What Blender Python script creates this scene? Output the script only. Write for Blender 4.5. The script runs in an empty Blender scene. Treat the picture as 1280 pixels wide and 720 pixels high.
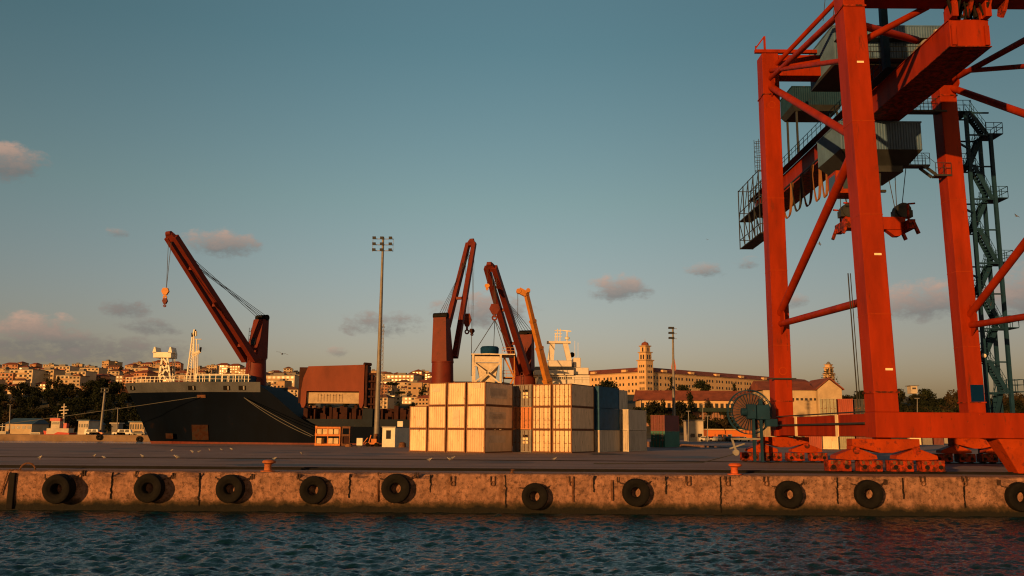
import bpy, math, random
import numpy as np
from mathutils import Vector, Matrix
random.seed(11)
RNG = np.random.default_rng(11)
SC = bpy.context.scene
COL = SC.collection
R = math.radians
# ------------------------------------------------------------------ camera
F = 1120.0                       # focal length in pixels of the 1280 wide photograph
PITCH = math.atan(180 / F)
ROLL = R(0.4)
CAM_Z = 2.3                      # above the quay deck (deck is z = 0)
WATER_Z = -2.12
cam = bpy.data.cameras.new('camera')
cam.sensor_width = 36
cam.lens = F / 1280 * 36
cam.clip_start = 0.5
cam.clip_end = 9000
camo = bpy.data.objects.new('camera', cam)
COL.objects.link(camo)
camo.matrix_world = Matrix.Translation((0, 0, CAM_Z)) @ Matrix.Rotation(math.pi / 2 + PITCH, 4, 'X') @ Matrix.Rotation(ROLL, 4, 'Z')
SC.camera = camo
SC.view_settings.view_transform = 'Standard'
SC.view_settings.look = 'None'
SC.view_settings.gamma = 1
SC.view_settings.exposure = 0.4
SC.view_settings.use_curve_mapping = False
SC.cycles.max_bounces = 6
SC.cycles.diffuse_bounces = 2
SC.cycles.glossy_bounces = 3
SC.cycles.filter_width = 1.15
SC.cycles.use_denoising = True
SC.cycles.denoiser = 'OPENIMAGEDENOISE'
SC.cycles.denoising_input_passes = 'RGB_ALBEDO_NORMAL'
SC.cycles.denoising_prefilter = 'ACCURATE'

def ray(x, y):
    u = (x - 640) / F; v = (360 - y) / F
    c, s = math.cos(ROLL), math.sin(ROLL)
    a = u * c - v * s; b = u * s + v * c
    return Vector((a, math.cos(PITCH) - b * math.sin(PITCH), math.sin(PITCH) + b * math.cos(PITCH)))
def at(x, y, Y):
    d = ray(x, y)
    return Vector((0, 0, CAM_Z)) + d * (Y / d.y)
def G(x, y, z=0.0):
    d = ray(x, y)
    return Vector((0, 0, CAM_Z)) + d * ((z - CAM_Z) / d.z)

# ------------------------------------------------------------------ sun and sky
SUN_AZ = R(33)      # to the left of straight behind the camera
SUN_EL = R(6.5)
sun = bpy.data.lights.new('sun', 'SUN')
sun.energy = 5.0
sun.color = (1.0, 0.48, 0.14)
sun.angle = R(0.5)
suno = bpy.data.objects.new('sun', sun)
COL.objects.link(suno)
sd = Vector((-math.sin(SUN_AZ) * math.cos(SUN_EL), -math.cos(SUN_AZ) * math.cos(SUN_EL), math.sin(SUN_EL)))
suno.rotation_euler = sd.to_track_quat('Z', 'Y').to_euler()
suno.location = (-60, -80, 60)

SKY_STRENGTH = 0.10
world = bpy.data.worlds.new('World')
SC.world = world
world.use_nodes = True
wt = world.node_tree
wt.nodes.clear()
def WN(t, **k):
    n = wt.nodes.new(t)
    for a, b in k.items(): setattr(n, a, b)
    return n
def WL(a, b): wt.links.new(a, b)
def wmath(op, a, b=None, c=None, clamp=False):
    n = WN('ShaderNodeMath', operation=op); n.use_clamp = clamp
    for i, v in enumerate((a, b, c)):
        if v is None: continue
        if isinstance(v, (int, float)): n.inputs[i].default_value = v
        else: WL(v, n.inputs[i])
    return n.outputs[0]
wout = WN('ShaderNodeOutputWorld'); wbg = WN('ShaderNodeBackground')
wbg.inputs['Strength'].default_value = SKY_STRENGTH
sky = WN('ShaderNodeTexSky', sky_type='NISHITA')
sky.sun_disc = False
sky.sun_elevation = SUN_EL
sky.sun_rotation = math.pi - SUN_AZ
sky.altitude = 0
sky.air_density = 1.0
sky.dust_density = 2.5
sky.ozone_density = 1.0
tint = WN('ShaderNodeMix', data_type='RGBA', blend_type='MULTIPLY')
tint.inputs[0].default_value = 1
WL(sky.outputs[0], tint.inputs[6])
wtc = WN('ShaderNodeTexCoord')
wsep = WN('ShaderNodeSeparateXYZ'); WL(wtc.outputs['Generated'], wsep.inputs[0])
wr = WN('ShaderNodeValToRGB'); els = wr.color_ramp.elements
els[0].position = 0.0; els[0].color = (1.85 / 2, 1.45 / 2, 1.70 / 2, 1)
els[1].position = 1.0; els[1].color = (0.90 / 2, 1.20 / 2, 1.15 / 2, 1)
for p_, c_ in ((0.09, (1.72, 1.42, 1.60)), (0.25, (1.35, 1.44, 1.31)), (0.41, (0.97, 1.30, 1.19))):
    e_ = els.new(p_); e_.color = (c_[0] / 2, c_[1] / 2, c_[2] / 2, 1)
WL(wsep.outputs[2], wr.inputs[0])
wx = WN('ShaderNodeMapRange', interpolation_type='SMOOTHSTEP')      # evening sky, dimmer towards the left
wx.inputs[1].default_value = -0.62; wx.inputs[2].default_value = 0.12; wx.inputs[3].default_value = 0.80; wx.inputs[4].default_value = 1.56
WL(wsep.outputs[0], wx.inputs[0])
wy = WN('ShaderNodeMapRange', interpolation_type='SMOOTHSTEP')      # sky behind the camera dimmed to keep shaded faces dark
wy.inputs[1].default_value = -0.45; wy.inputs[2].default_value = 0.35; wy.inputs[3].default_value = 0.33; wy.inputs[4].default_value = 1.0
WL(wsep.outputs[1], wy.inputs[0])
wsc = WN('ShaderNodeVectorMath', operation='SCALE'); WL(wr.outputs[0], wsc.inputs[0]); WL(wmath('MULTIPLY', wx.outputs[0], wy.outputs[0]), wsc.inputs['Scale'])
WL(wsc.outputs[0], tint.inputs[7])
def wdot(vec):
    n = WN('ShaderNodeVectorMath', operation='DOT_PRODUCT')
    WL(wtc.outputs['Generated'], n.inputs[0]); n.inputs[1].default_value = vec
    return n.outputs['Value']
# clouds: soft puffs at infinity, (x, y, half width, half height, weight)
CLOUDS = [(4, 201, 56, 28, 1.0), (277, 304, 56, 23, 1.0), (146, 290, 20, 8, .5), (773, 360, 54, 23, 1.0),
          (882, 338, 34, 14, .8), (935, 328, 24, 10, .5), (1158, 376, 78, 30, 1.0), (1280, 366, 60, 42, 1.0), (478, 405, 70, 22, .8, .35), (606, 388, 84, 28, .9, .7),
          (424, 439, 22, 11, .7), (40, 412, 72, 26, 1.0, 1.1), (90, 437, 175, 27, .92, .15), (158, 386, 34, 16, .8, .2), (190, 409, 48, 13, .85, .15), (990, 376, 24, 12, .6)]
msk = lit = None
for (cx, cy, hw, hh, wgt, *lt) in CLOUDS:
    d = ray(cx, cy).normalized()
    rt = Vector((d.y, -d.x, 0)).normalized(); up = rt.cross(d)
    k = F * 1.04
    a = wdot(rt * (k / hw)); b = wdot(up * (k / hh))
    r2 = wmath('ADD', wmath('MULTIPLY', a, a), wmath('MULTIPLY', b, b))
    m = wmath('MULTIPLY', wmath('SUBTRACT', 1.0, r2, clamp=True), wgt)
    l = wmath('MULTIPLY', wmath('MULTIPLY', m, lt[0] if lt else 1.0), wmath('ADD', wmath('MULTIPLY_ADD', b, 0.85, 0.36), wmath('MULTIPLY', a, -0.2)))  # sunlit top and grey underside are painted into each cloud
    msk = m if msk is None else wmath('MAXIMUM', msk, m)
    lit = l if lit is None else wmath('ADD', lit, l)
wmap = WN('ShaderNodeMapping'); wmap.inputs['Scale'].default_value = (1, 1, 1.9)
WL(wtc.outputs['Generated'], wmap.inputs[0])
wno = WN('ShaderNodeTexNoise'); wno.inputs['Scale'].default_value = 42; wno.inputs['Detail'].default_value = 9; wno.inputs['Roughness'].default_value = 0.66
WL(wmap.outputs[0], wno.inputs['Vector'])
dens = wmath('ADD', wmath('MULTIPLY', msk, 1.15), wmath('MULTIPLY', wmath('SUBTRACT', wno.outputs[0], 0.53), 2.9))
dens = wmath('MULTIPLY', dens, wmath('MULTIPLY', msk, 6.0, clamp=True))
ramp = WN('ShaderNodeMapRange', interpolation_type='SMOOTHSTEP')
ramp.inputs[1].default_value = 0.12; ramp.inputs[2].default_value = 1.15; ramp.inputs[4].default_value = 0.74
WL(dens, ramp.inputs[0])
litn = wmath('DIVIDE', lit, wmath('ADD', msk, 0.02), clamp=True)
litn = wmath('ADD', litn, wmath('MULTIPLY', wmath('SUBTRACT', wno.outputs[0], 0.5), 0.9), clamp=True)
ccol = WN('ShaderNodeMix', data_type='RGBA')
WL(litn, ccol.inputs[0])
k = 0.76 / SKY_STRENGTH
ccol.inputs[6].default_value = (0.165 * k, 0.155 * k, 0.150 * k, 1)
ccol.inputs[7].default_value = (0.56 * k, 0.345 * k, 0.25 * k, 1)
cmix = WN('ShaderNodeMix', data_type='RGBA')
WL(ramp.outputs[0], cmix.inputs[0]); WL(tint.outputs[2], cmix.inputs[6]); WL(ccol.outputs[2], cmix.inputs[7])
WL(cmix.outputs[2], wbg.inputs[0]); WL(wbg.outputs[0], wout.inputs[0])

# ------------------------------------------------------------------ object helpers
WLOC = {}
def V3(p): return Vector(p)
class MB:
    """collects shapes that belong to ONE object"""
    def __init__(s): s.v = []; s.f = []; s.m = []; s.g = []
    def add(s, vs, fs, m=0):
        o = len(s.v); s.v += [tuple(p) for p in vs]
        s.f += [tuple(i + o for i in f) for f in fs]; s.m += [m] * len(fs)
        s.g.append((o, len(s.v), len(s.f) - len(fs), len(s.f)))
    def box(s, lo, hi, m=0):
        x0, y0, z0 = lo; x1, y1, z1 = hi
        s.add([(x0,y0,z0),(x1,y0,z0),(x1,y1,z0),(x0,y1,z0),(x0,y0,z1),(x1,y0,z1),(x1,y1,z1),(x0,y1,z1)],
              [(0,3,2,1),(4,5,6,7),(0,1,5,4),(1,2,6,5),(2,3,7,6),(3,0,4,7)], m)
    def hexa(s, bot, top, m=0):
        s.add(list(bot) + list(top), [(0,3,2,1),(4,5,6,7),(0,1,5,4),(1,2,6,5),(2,3,7,6),(3,0,4,7)], m)
    def beam(s, p0, p1, w, h, m=0, up=(0, 0, 1), w1=None, h1=None):
        p0 = V3(p0); p1 = V3(p1); d = (p1 - p0).normalized(); up = V3(up)
        if abs(d.dot(up)) > 0.99: up = Vector((0, 1, 0))
        sx = d.cross(up).normalized(); uy = sx.cross(d)
        w1 = w if w1 is None else w1; h1 = h if h1 is None else h1
        q = lambda p, w, h: [p - sx*w/2 - uy*h/2, p + sx*w/2 - uy*h/2, p + sx*w/2 + uy*h/2, p - sx*w/2 + uy*h/2]
        s.hexa(q(p0, w, h), q(p1, w1, h1), m)
    def tube(s, p0, p1, r, r1=None, n=8, m=0, caps=True):
        p0 = V3(p0); p1 = V3(p1); r1 = r if r1 is None else r1
        d = p1 - p0
        if d.length < 1e-6: return
        d.normalize()
        a = d.orthogonal().normalized(); b = d.cross(a)
        vs = []
        for p, rr in ((p0, r), (p1, r1)):
            for i in range(n):
                t = 2 * math.pi * i / n
                vs.append(p + a * (rr * math.cos(t)) + b * (rr * math.sin(t)))
        fs = [(i, (i+1) % n, n + (i+1) % n, n + i) for i in range(n)]
        if caps: fs += [tuple(range(n))[::-1], tuple(range(n, 2*n))]
        s.add(vs, fs, m)
    def path(s, pts, r, n=5, m=0):
        for a, b in zip(pts[:-1], pts[1:]): s.tube(a, b, r, n=n, m=m)
    def prism(s, pts, vec, m=0):
        vec = V3(vec); pts = [V3(p) for p in pts]; n = len(pts)
        s.add(pts + [p + vec for p in pts],
              [tuple(range(n)), tuple(range(n, 2*n))[::-1]] + [(i, n+i, n+(i+1) % n, (i+1) % n) for i in range(n)], m)
    def lathe(s, prof, c, axis='Z', n=24, m=0, closed=False):
        c = V3(c); vs = []
        for (r, h) in prof:
            for i in range(n):
                t = 2 * math.pi * i / n; x, y = r * math.cos(t), r * math.sin(t)
                vs.append(c + (Vector((x, y, h)) if axis == 'Z' else Vector((x, h, y)) if axis == 'Y' else Vector((h, x, y))))
        k = len(prof); fs = []
        for j in range(k if closed else k - 1):
            j2 = (j + 1) % k
            for i in range(n): fs.append((j*n+i, j*n+(i+1) % n, j2*n+(i+1) % n, j2*n+i))
        if not closed:
            fs += [tuple(range(n))[::-1], tuple(range((k-1)*n, k*n))]
        s.add(vs, fs, m)
    def quad(s, a, b, c, d, m=0): s.add([a, b, c, d], [(0, 1, 2, 3)], m)
    def build_each(s, name, mats, parent=None, **k):
        """one object for every separate shape that was added"""
        out = []
        for (v0, v1, f0, f1) in s.g:
            p = MB(); p.v = s.v[v0:v1]; p.f = [tuple(i - v0 for i in f) for f in s.f[f0:f1]]; p.m = s.m[f0:f1]
            out.append(p.build(name, mats, parent, **k))
        return out
    def build(s, name, mats, parent=None, local=False, smooth=False, bevel=0):
        me = bpy.data.meshes.new(name)
        o = bpy.data.objects.new(name, me); COL.objects.link(o)
        off = Vector((0, 0, 0))
        if parent is not None:
            o.parent = parent
            off = WLOC.get(parent.name, Vector((0, 0, 0)))
            WLOC[o.name] = off
        vs = s.v if (local or off.length == 0) else [(x - off.x, y - off.y, z - off.z) for x, y, z in s.v]
        me.from_pydata(vs, [], s.f)
        if not isinstance(mats, (list, tuple)): mats = [mats]
        for m in mats: me.materials.append(m)
        if len(mats) > 1: me.polygons.foreach_set('material_index', s.m)
        import bmesh
        bm = bmesh.new(); bm.from_mesh(me); bmesh.ops.recalc_face_normals(bm, faces=bm.faces); bm.to_mesh(me); bm.free()
        if smooth:
            me.polygons.foreach_set('use_smooth', [True] * len(me.polygons))
            try: me.set_sharp_from_angle(angle=R(40))
            except Exception: pass
        me.update()
        if bevel:
            b = o.modifiers.new('bevel', 'BEVEL'); b.width = bevel; b.segments = 1; b.limit_method = 'ANGLE'
        return o
def tag(o, label=None, cat=None, group=None, kind=None):
    if label: o['label'] = label
    if cat: o['category'] = cat
    if group: o['group'] = group
    if kind: o['kind'] = kind
    return o
def thing(name, label, cat, loc=(0, 0, 0), group=None, rz=0):
    o = bpy.data.objects.new(name, None); COL.objects.link(o)
    o.empty_display_size = 0.5
    o.location = loc; o.rotation_euler = (0, 0, rz)
    WLOC[o.name] = Vector(loc)
    return tag(o, label, cat, group)
def hub(name, parent, label=None):
    """a part that only gathers its sub-parts"""
    o = bpy.data.objects.new(name, None); COL.objects.link(o); o.parent = parent
    WLOC[o.name] = WLOC[parent.name]
    if label: o['label'] = label
    return o
KIDS = {}
def copy_tree(o, parent=None):
    c = o.copy(); COL.objects.link(c)
    if parent is not None: c.parent = parent
    for ch in list(o.children): copy_tree(ch, c)
    return c
def place_copy(proto, used, loc, rz=0, label=None, group=None, scale=None):
    """first use moves the prototype, later uses copy it"""
    o = proto if not used else copy_tree(proto)
    o.location = loc; o.rotation_euler = (0, 0, rz)
    if scale is not None: o.scale = scale if hasattr(scale, '__len__') else (scale,) * 3
    if label: o['label'] = label
    if group: o['group'] = group
    return o

# ------------------------------------------------------------------ materials
def mat(name, col, rough=0.6, metal=0.0, var=0.25, scale=1.2, rust=0.0, rustcol=(0.09, 0.035, 0.015), rscale=3.0,
        stretch=(1, 1, 1), bump=0.0, bscale=20, rnd=0.0, spec=0.35, coords='Object'):
    m = bpy.data.materials.new(name); m.use_nodes = True
    t = m.node_tree; N = t.nodes; L = t.links
    b = N['Principled BSDF']
    b.inputs['Roughness'].default_value = rough; b.inputs['Metallic'].default_value = metal
    b.inputs['Specular IOR Level'].default_value = spec
    tc = N.new('ShaderNodeTexCoord'); mp = N.new('ShaderNodeMapping'); mp.inputs['Scale'].default_value = stretch
    L.new(tc.outputs[coords], mp.inputs[0])
    if rnd:
        oi = N.new('ShaderNodeObjectInfo')
        ad = N.new('ShaderNodeVectorMath'); ad.operation = 'ADD'
        ml = N.new('ShaderNodeVectorMath'); ml.operation = 'SCALE'; ml.inputs[0].default_value = (37, 19, 53)
        L.new(oi.outputs['Random'], ml.inputs['Scale']); L.new(mp.outputs[0], ad.inputs[0]); L.new(ml.outputs[0], ad.inputs[1])
        vec = ad.outputs[0]
    else: vec = mp.outputs[0]
    n1 = N.new('ShaderNodeTexNoise'); n1.inputs['Scale'].default_value = scale; n1.inputs['Detail'].default_value = 6; n1.inputs['Roughness'].default_value = 0.65
    L.new(vec, n1.inputs['Vector'])
    mr = N.new('ShaderNodeMapRange'); mr.inputs[1].default_value = 0.3; mr.inputs[2].default_value = 0.7
    mr.inputs[3].default_value = 1 - var; mr.inputs[4].default_value = 1 + var
    L.new(n1.outputs[0], mr.inputs[0])
    val = mr.outputs[0]
    if rnd:
        r2 = N.new('ShaderNodeMapRange'); r2.inputs[3].default_value = 1 - rnd; r2.inputs[4].default_value = 1 + rnd
        L.new(oi.outputs['Random'], r2.inputs[0])
        mm = N.new('ShaderNodeMath'); mm.operation = 'MULTIPLY'; L.new(val, mm.inputs[0]); L.new(r2.outputs[0], mm.inputs[1]); val = mm.outputs[0]
    cm = N.new('ShaderNodeVectorMath'); cm.operation = 'SCALE'; cm.inputs[0].default_value = col[:3]
    L.new(val, cm.inputs['Scale'])
    out = cm.outputs[0]
    if rust:
        n2 = N.new('ShaderNodeTexNoise'); n2.inputs['Scale'].default_value = rscale; n2.inputs['Detail'].default_value = 8; n2.inputs['Roughness'].default_value = 0.7
        L.new(vec, n2.inputs['Vector'])
        r3 = N.new('ShaderNodeMapRange'); r3.inputs[1].default_value = 0.72 - 0.3 * rust; r3.inputs[2].default_value = 0.8 - 0.25 * rust
        L.new(n2.outputs[0], r3.inputs[0])
        mx = N.new('ShaderNodeMix'); mx.data_type = 'RGBA'
        L.new(r3.outputs[0], mx.inputs[0]); L.new(out, mx.inputs[6]); mx.inputs[7].default_value = (*rustcol, 1)
        out = mx.outputs[2]
    L.new(out, b.inputs['Base Color'])
    if bump:
        n3 = N.new('ShaderNodeTexNoise'); n3.inputs['Scale'].default_value = bscale; n3.inputs['Detail'].default_value = 5
        L.new(vec, n3.inputs['Vector'])
        bp = N.new('ShaderNodeBump'); bp.inputs['Strength'].default_value = bump; bp.inputs['Distance'].default_value = 0.05
        L.new(n3.outputs[0], bp.inputs['Height']); L.new(bp.outputs[0], b.inputs['Normal'])
    return m
M = {}
M['crane'] = mat('crane_red_paint', (0.208, 0.0172, 0.0008), 0.55, spec=0.1, var=0.30, scale=0.6, rust=0.42, rscale=1.5, rustcol=(0.10, 0.016, 0.006), stretch=(1.4, 1.4, .28))
M['crane_dirty'] = mat('crane_dirty_paint', (0.26, 0.024, 0.003), 0.6, spec=0.1, var=0.35, scale=1.5, rust=0.95, rscale=2.6, rustcol=(0.045, 0.012, 0.006))
M['crane_orange'] = mat('crane_orange_paint', (0.265, 0.030, 0.0015), 0.55, spec=0.1, var=0.3, scale=1.2, rust=0.66, rscale=2.4, rustcol=(0.13, 0.018, 0.006))
M['grey_clad'] = mat('grey_cladding', (0.045, 0.098, 0.19), 0.6, var=0.25, scale=0.7, rust=0.3, rscale=1.5)
M['teal_steel'] = mat('teal_steel', (0.007, 0.030, 0.062), 0.6, spec=.1, var=0.25, scale=1.0, rust=0.3)
M['dark_steel'] = mat('dark_steel', (0.016, 0.019, 0.022), 0.6, var=0.3)
M['steel'] = mat('galvanised_steel', (0.22, 0.21, 0.2), 0.5, metal=0.3, var=0.25)
M['glass'] = mat('dark_glass', (0.015, 0.02, 0.025), 0.08, var=0.1, spec=0.6)
M['blue_panel'] = mat('blue_panel', (0.001, 0.016, 0.06), 0.7, spec=.03, var=0.15)
M['rubber'] = mat('tyre_rubber', (0.0055, 0.005, 0.005), 0.85, spec=.12, var=0.4, scale=3, bump=0.4, bscale=12, rust=0.3, rustcol=(0.018, 0.013, 0.010))
M['rust'] = mat('rusty_iron', (0.10, 0.040, 0.018), 0.85, var=0.5, scale=4, bump=0.4, bscale=15, rust=0.5, rustcol=(0.03, 0.015, 0.01))
M['rope'] = mat('wire_rope', (0.03, 0.03, 0.03), 0.7, var=0.1)
M['white'] = mat('white_paint', (0.60, 0.55, 0.46), 0.5, var=0.15, scale=1.0, rust=0.28, rscale=3)
M['cream_mark'] = mat('cream_paint', (0.7, 0.55, 0.35), 0.6, var=0.15)
M['yellow'] = mat('yellow_paint', (0.36, 0.135, 0.018), 0.5, var=0.2, rust=0.35)
M['black'] = mat('black_iron', (0.008, 0.007, 0.007), 0.8, spec=.1, var=0.3)
# ================================================================== the setting
QY = 50.7            # quay face
# ---- water: one sheet; the near part carries real waves
def waves(nx, ny, L, seed, wind, amp, small=0.06):
    rng = np.random.default_rng(seed)
    kx = np.fft.fftfreq(nx, L[0] / nx) * 2 * np.pi; ky = np.fft.fftfreq(ny, L[1] / ny) * 2 * np.pi
    KX, KY = np.meshgrid(kx, ky, indexing='ij'); K = np.sqrt(KX**2 + KY**2); K[0, 0] = 1e-6
    w = np.array(wind) / np.hypot(*wind); lw = 0.24
    cosf = (KX * w[0] + KY * w[1]) / K
    P = np.exp(-1 / (K * lw)**2) / K**3.5 * (0.25 + 0.75 * cosf**2) * np.exp(-(K * small)**2)
    P[0, 0] = 0
    h = np.fft.ifft2((rng.normal(size=K.shape) + 1j * rng.normal(size=K.shape)) * np.sqrt(P)).real
    return h / h.std() * amp
NX, NY = 860, 480
X0, X1, Y0, Y1 = -40.0, 40.0, 14.0, 50.75
H = waves(NX, NY, (X1 - X0, Y1 - Y0), 5, (0.35, 1.0), 0.036, 0.045)
gx = np.linspace(X0, X1, NX); gy = np.linspace(Y0, Y1, NY)
fade = np.clip((gy[-1] - gy) / 1.0, 0.35, 1)[None, :]
edge = np.minimum(1, np.minimum(np.arange(NX), np.arange(NX)[::-1]) / 8.0)[:, None] * np.minimum(1, np.minimum(np.arange(NY), np.arange(NY)[::-1] + 8) / 8.0)[None, :]
Z = WATER_Z + H * fade * edge
vv = np.stack([np.repeat(gx, NY), np.tile(gy, NX), Z.ravel()], 1)
idx = np.arange(NX * NY).reshape(NX, NY)
ff = np.stack([idx[:-1, :-1], idx[1:, :-1], idx[1:, 1:], idx[:-1, 1:]], -1).reshape(-1, 4)
BX = 6000.0
ring = [(-BX, -600, X0, BX), (X1, -600, BX, BX), (X0, -600, X1, Y0), (X0, Y1, X1, BX)]
ex_v = []; ex_f = []
for (a, b, c, d) in ring:
    o = len(vv) + len(ex_v)
    ex_v += [(a, b, WATER_Z), (c, b, WATER_Z), (c, d, WATER_Z), (a, d, WATER_Z)]; ex_f.append((o, o+1, o+2, o+3))
me = bpy.data.meshes.new('water')
me.from_pydata(np.vstack([vv, np.array(ex_v)]).tolist(), [], ff.tolist() + ex_f)
me.polygons.foreach_set('use_smooth', [True] * len(me.polygons))
water = bpy.data.objects.new('water', me); COL.objects.link(water); water['kind'] = 'structure'
wm = bpy.data.materials.new('harbour_water'); wm.use_nodes = True
t = wm.node_tree; b = t.nodes['Principled BSDF']
b.inputs['Base Color'].default_value = (0.002, 0.015, 0.023, 1)
b.inputs['Roughness'].default_value = 0.06; b.inputs['IOR'].default_value = 1.31
tc = t.nodes.new('ShaderNodeTexCoord')
mp = t.nodes.new('ShaderNodeMapping'); mp.inputs['Scale'].default_value = (1, 1.6, 1)
n1 = t.nodes.new('ShaderNodeTexNoise'); n1.inputs['Scale'].default_value = 6.0; n1.inputs['Detail'].default_value = 4; n1.inputs['Roughness'].default_value = 0.6
bp = t.nodes.new('ShaderNodeBump'); bp.inputs['Strength'].default_value = 0.65; bp.inputs['Distance'].default_value = 0.09
t.links.new(tc.outputs['Object'], mp.inputs[0]); t.links.new(mp.outputs[0], n1.inputs['Vector']); t.links.new(n1.outputs[0], bp.inputs['Height']); t.links.new(bp.outputs[0], b.inputs['Normal'])
me.materials.append(wm)

# ---- quay: concrete wall and paved deck
def quay_wall_mat():
    m = mat('quay_concrete', (0.275, 0.142, 0.098), 0.9, var=0.45, scale=1.4, rust=0.0, bump=0.0)
    t = m.node_tree; N = t.nodes; L = t.links; b = N['Principled BSDF']
    src = b.inputs['Base Color'].links[0].from_socket
    tc = N.new('ShaderNodeTexCoord')
    # pits and dark speckle
    n2 = N.new('ShaderNodeTexNoise'); n2.inputs['Scale'].default_value = 4; n2.inputs['Detail'].default_value = 12; n2.inputs['Roughness'].default_value = 0.82
    L.new(tc.outputs['Object'], n2.inputs['Vector'])
    r2 = N.new('ShaderNodeMapRange'); r2.inputs[1].default_value = 0.48; r2.inputs[2].default_value = 0.60; r2.inputs[4].default_value = 0.9
    L.new(n2.outputs[0], r2.inputs[0])
    m1 = N.new('ShaderNodeMix'); m1.data_type = 'RGBA'; L.new(r2.outputs[0], m1.inputs[0]); L.new(src, m1.inputs[6]); m1.inputs[7].default_value = (0.062, 0.030, 0.020, 1)
    # rust streaks running down from the hooks
    mp = N.new('ShaderNodeMapping'); mp.inputs['Scale'].default_value = (1.1, 1, 0.12); L.new(tc.outputs['Object'], mp.inputs[0])
    n3 = N.new('ShaderNodeTexNoise'); n3.inputs['Scale'].default_value = 2.2; n3.inputs['Detail'].default_value = 6; L.new(mp.outputs[0], n3.inputs['Vector'])
    r3 = N.new('ShaderNodeMapRange'); r3.inputs[1].default_value = 0.55; r3.inputs[2].default_value = 0.72; r3.inputs[4].default_value = 0.65
    L.new(n3.outputs[0], r3.inputs[0])
    m2 = N.new('ShaderNodeMix'); m2.data_type = 'RGBA'; L.new(r3.outputs[0], m2.inputs[0]); L.new(m1.outputs[2], m2.inputs[6]); m2.inputs[7].default_value = (0.12, 0.050, 0.022, 1)
    # tide band: weed and wet growth at its own height
    sx = N.new('ShaderNodeSeparateXYZ'); L.new(tc.outputs['Object'], sx.inputs[0])
    n4 = N.new('ShaderNodeTexNoise'); n4.inputs['Scale'].default_value = 1.3; n4.inputs['Detail'].default_value = 7; n4.inputs['Roughness'].default_value = 0.7; L.new(tc.outputs['Object'], n4.inputs['Vector'])
    ad = N.new('ShaderNodeMath'); ad.operation = 'MULTIPLY_ADD'; ad.inputs[1].default_value = 0.8; L.new(n4.outputs[0], ad.inputs[0]); L.new(sx.outputs[2], ad.inputs[2])
    r4 = N.new('ShaderNodeMapRange'); r4.interpolation_type = 'SMOOTHSTEP'; r4.inputs[1].default_value = -0.95; r4.inputs[2].default_value = -1.32; r4.inputs[3].default_value = 0; r4.inputs[4].default_value = 0.93
    L.new(ad.outputs[0], r4.inputs[0])
    m3 = N.new('ShaderNodeMix'); m3.data_type = 'RGBA'; L.new(r4.outputs[0], m3.inputs[0]); L.new(m2.outputs[2], m3.inputs[6]); m3.inputs[7].default_value = (0.024, 0.017, 0.006, 1)
    r5 = N.new('ShaderNodeMapRange'); r5.interpolation_type = 'SMOOTHSTEP'; r5.inputs[1].default_value = -1.30; r5.inputs[2].default_value = -1.46; r5.inputs[4].default_value = 0.95
    L.new(ad.outputs[0], r5.inputs[0])
    m4 = N.new('ShaderNodeMix'); m4.data_type = 'RGBA'; L.new(r5.outputs[0], m4.inputs[0]); L.new(m3.outputs[2], m4.inputs[6]); m4.inputs[7].default_value = (0.004, 0.004, 0.003, 1)
    L.new(m4.outputs[2], b.inputs['Base Color'])
    bp = N.new('ShaderNodeBump'); bp.inputs['Strength'].default_value = 1.0; bp.inputs['Distance'].default_value = 0.14
    L.new(n2.outputs[0], bp.inputs['Height']); L.new(bp.outputs[0], b.inputs['Normal'])
    return m
M['quay_wall'] = quay_wall_mat()
def deck_mat():
    m = mat('quay_paving', (0.195, 0.130, 0.130), 0.85, var=0.2, scale=0.12, rust=0.0)
    t = m.node_tree; N = t.nodes; L = t.links; b = N['Principled BSDF']
    src = b.inputs['Base Color'].links[0].from_socket
    tc = N.new('ShaderNodeTexCoord')
    mp = N.new('ShaderNodeMapping'); mp.inputs['Scale'].default_value = (0.03, 0.7, 1); L.new(tc.outputs['Object'], mp.inputs[0])
    n = N.new('ShaderNodeTexNoise'); n.inputs['Scale'].default_value = 1.0; n.inputs['Detail'].default_value = 8; n.inputs['Roughness'].default_value = 0.7; L.new(mp.outputs[0], n.inputs['Vector'])
    r = N.new('ShaderNodeMapRange'); r.inputs[1].default_value = 0.5; r.inputs[2].default_value = 0.72; r.inputs[4].default_value = 0.7; L.new(n.outputs[0], r.inputs[0])
    x = N.new('ShaderNodeMix'); x.data_type = 'RGBA'; L.new(r.outputs[0], x.inputs[0]); L.new(src, x.inputs[6]); x.inputs[7].default_value = (0.075, 0.062, 0.058, 1)
    n2 = N.new('ShaderNodeTexNoise'); n2.inputs['Scale'].default_value = 1.6; n2.inputs['Detail'].default_value = 8; n2.inputs['Roughness'].default_value = 0.7; L.new(tc.outputs['Object'], n2.inputs['Vector'])
    r2 = N.new('ShaderNodeMapRange'); r2.inputs[1].default_value = 0.6; r2.inputs[2].default_value = 0.7; r2.inputs[4].default_value = 0.6; L.new(n2.outputs[0], r2.inputs[0])
    x2 = N.new('ShaderNodeMix'); x2.data_type = 'RGBA'; L.new(r2.outputs[0], x2.inputs[0]); L.new(x.outputs[2], x2.inputs[6]); x2.inputs[7].default_value = (0.06, 0.05, 0.047, 1)
    L.new(x2.outputs[2], b.inputs['Base Color'])
    bp = N.new('ShaderNodeBump'); bp.inputs['Strength'].default_value = 0.3; bp.inputs['Distance'].default_value = 0.02
    L.new(n2.outputs[0], bp.inputs['Height']); L.new(bp.outputs[0], b.inputs['Normal'])
    return m
M['deck'] = deck_mat()
PIER_BACK = 150.0
q = MB()
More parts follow.
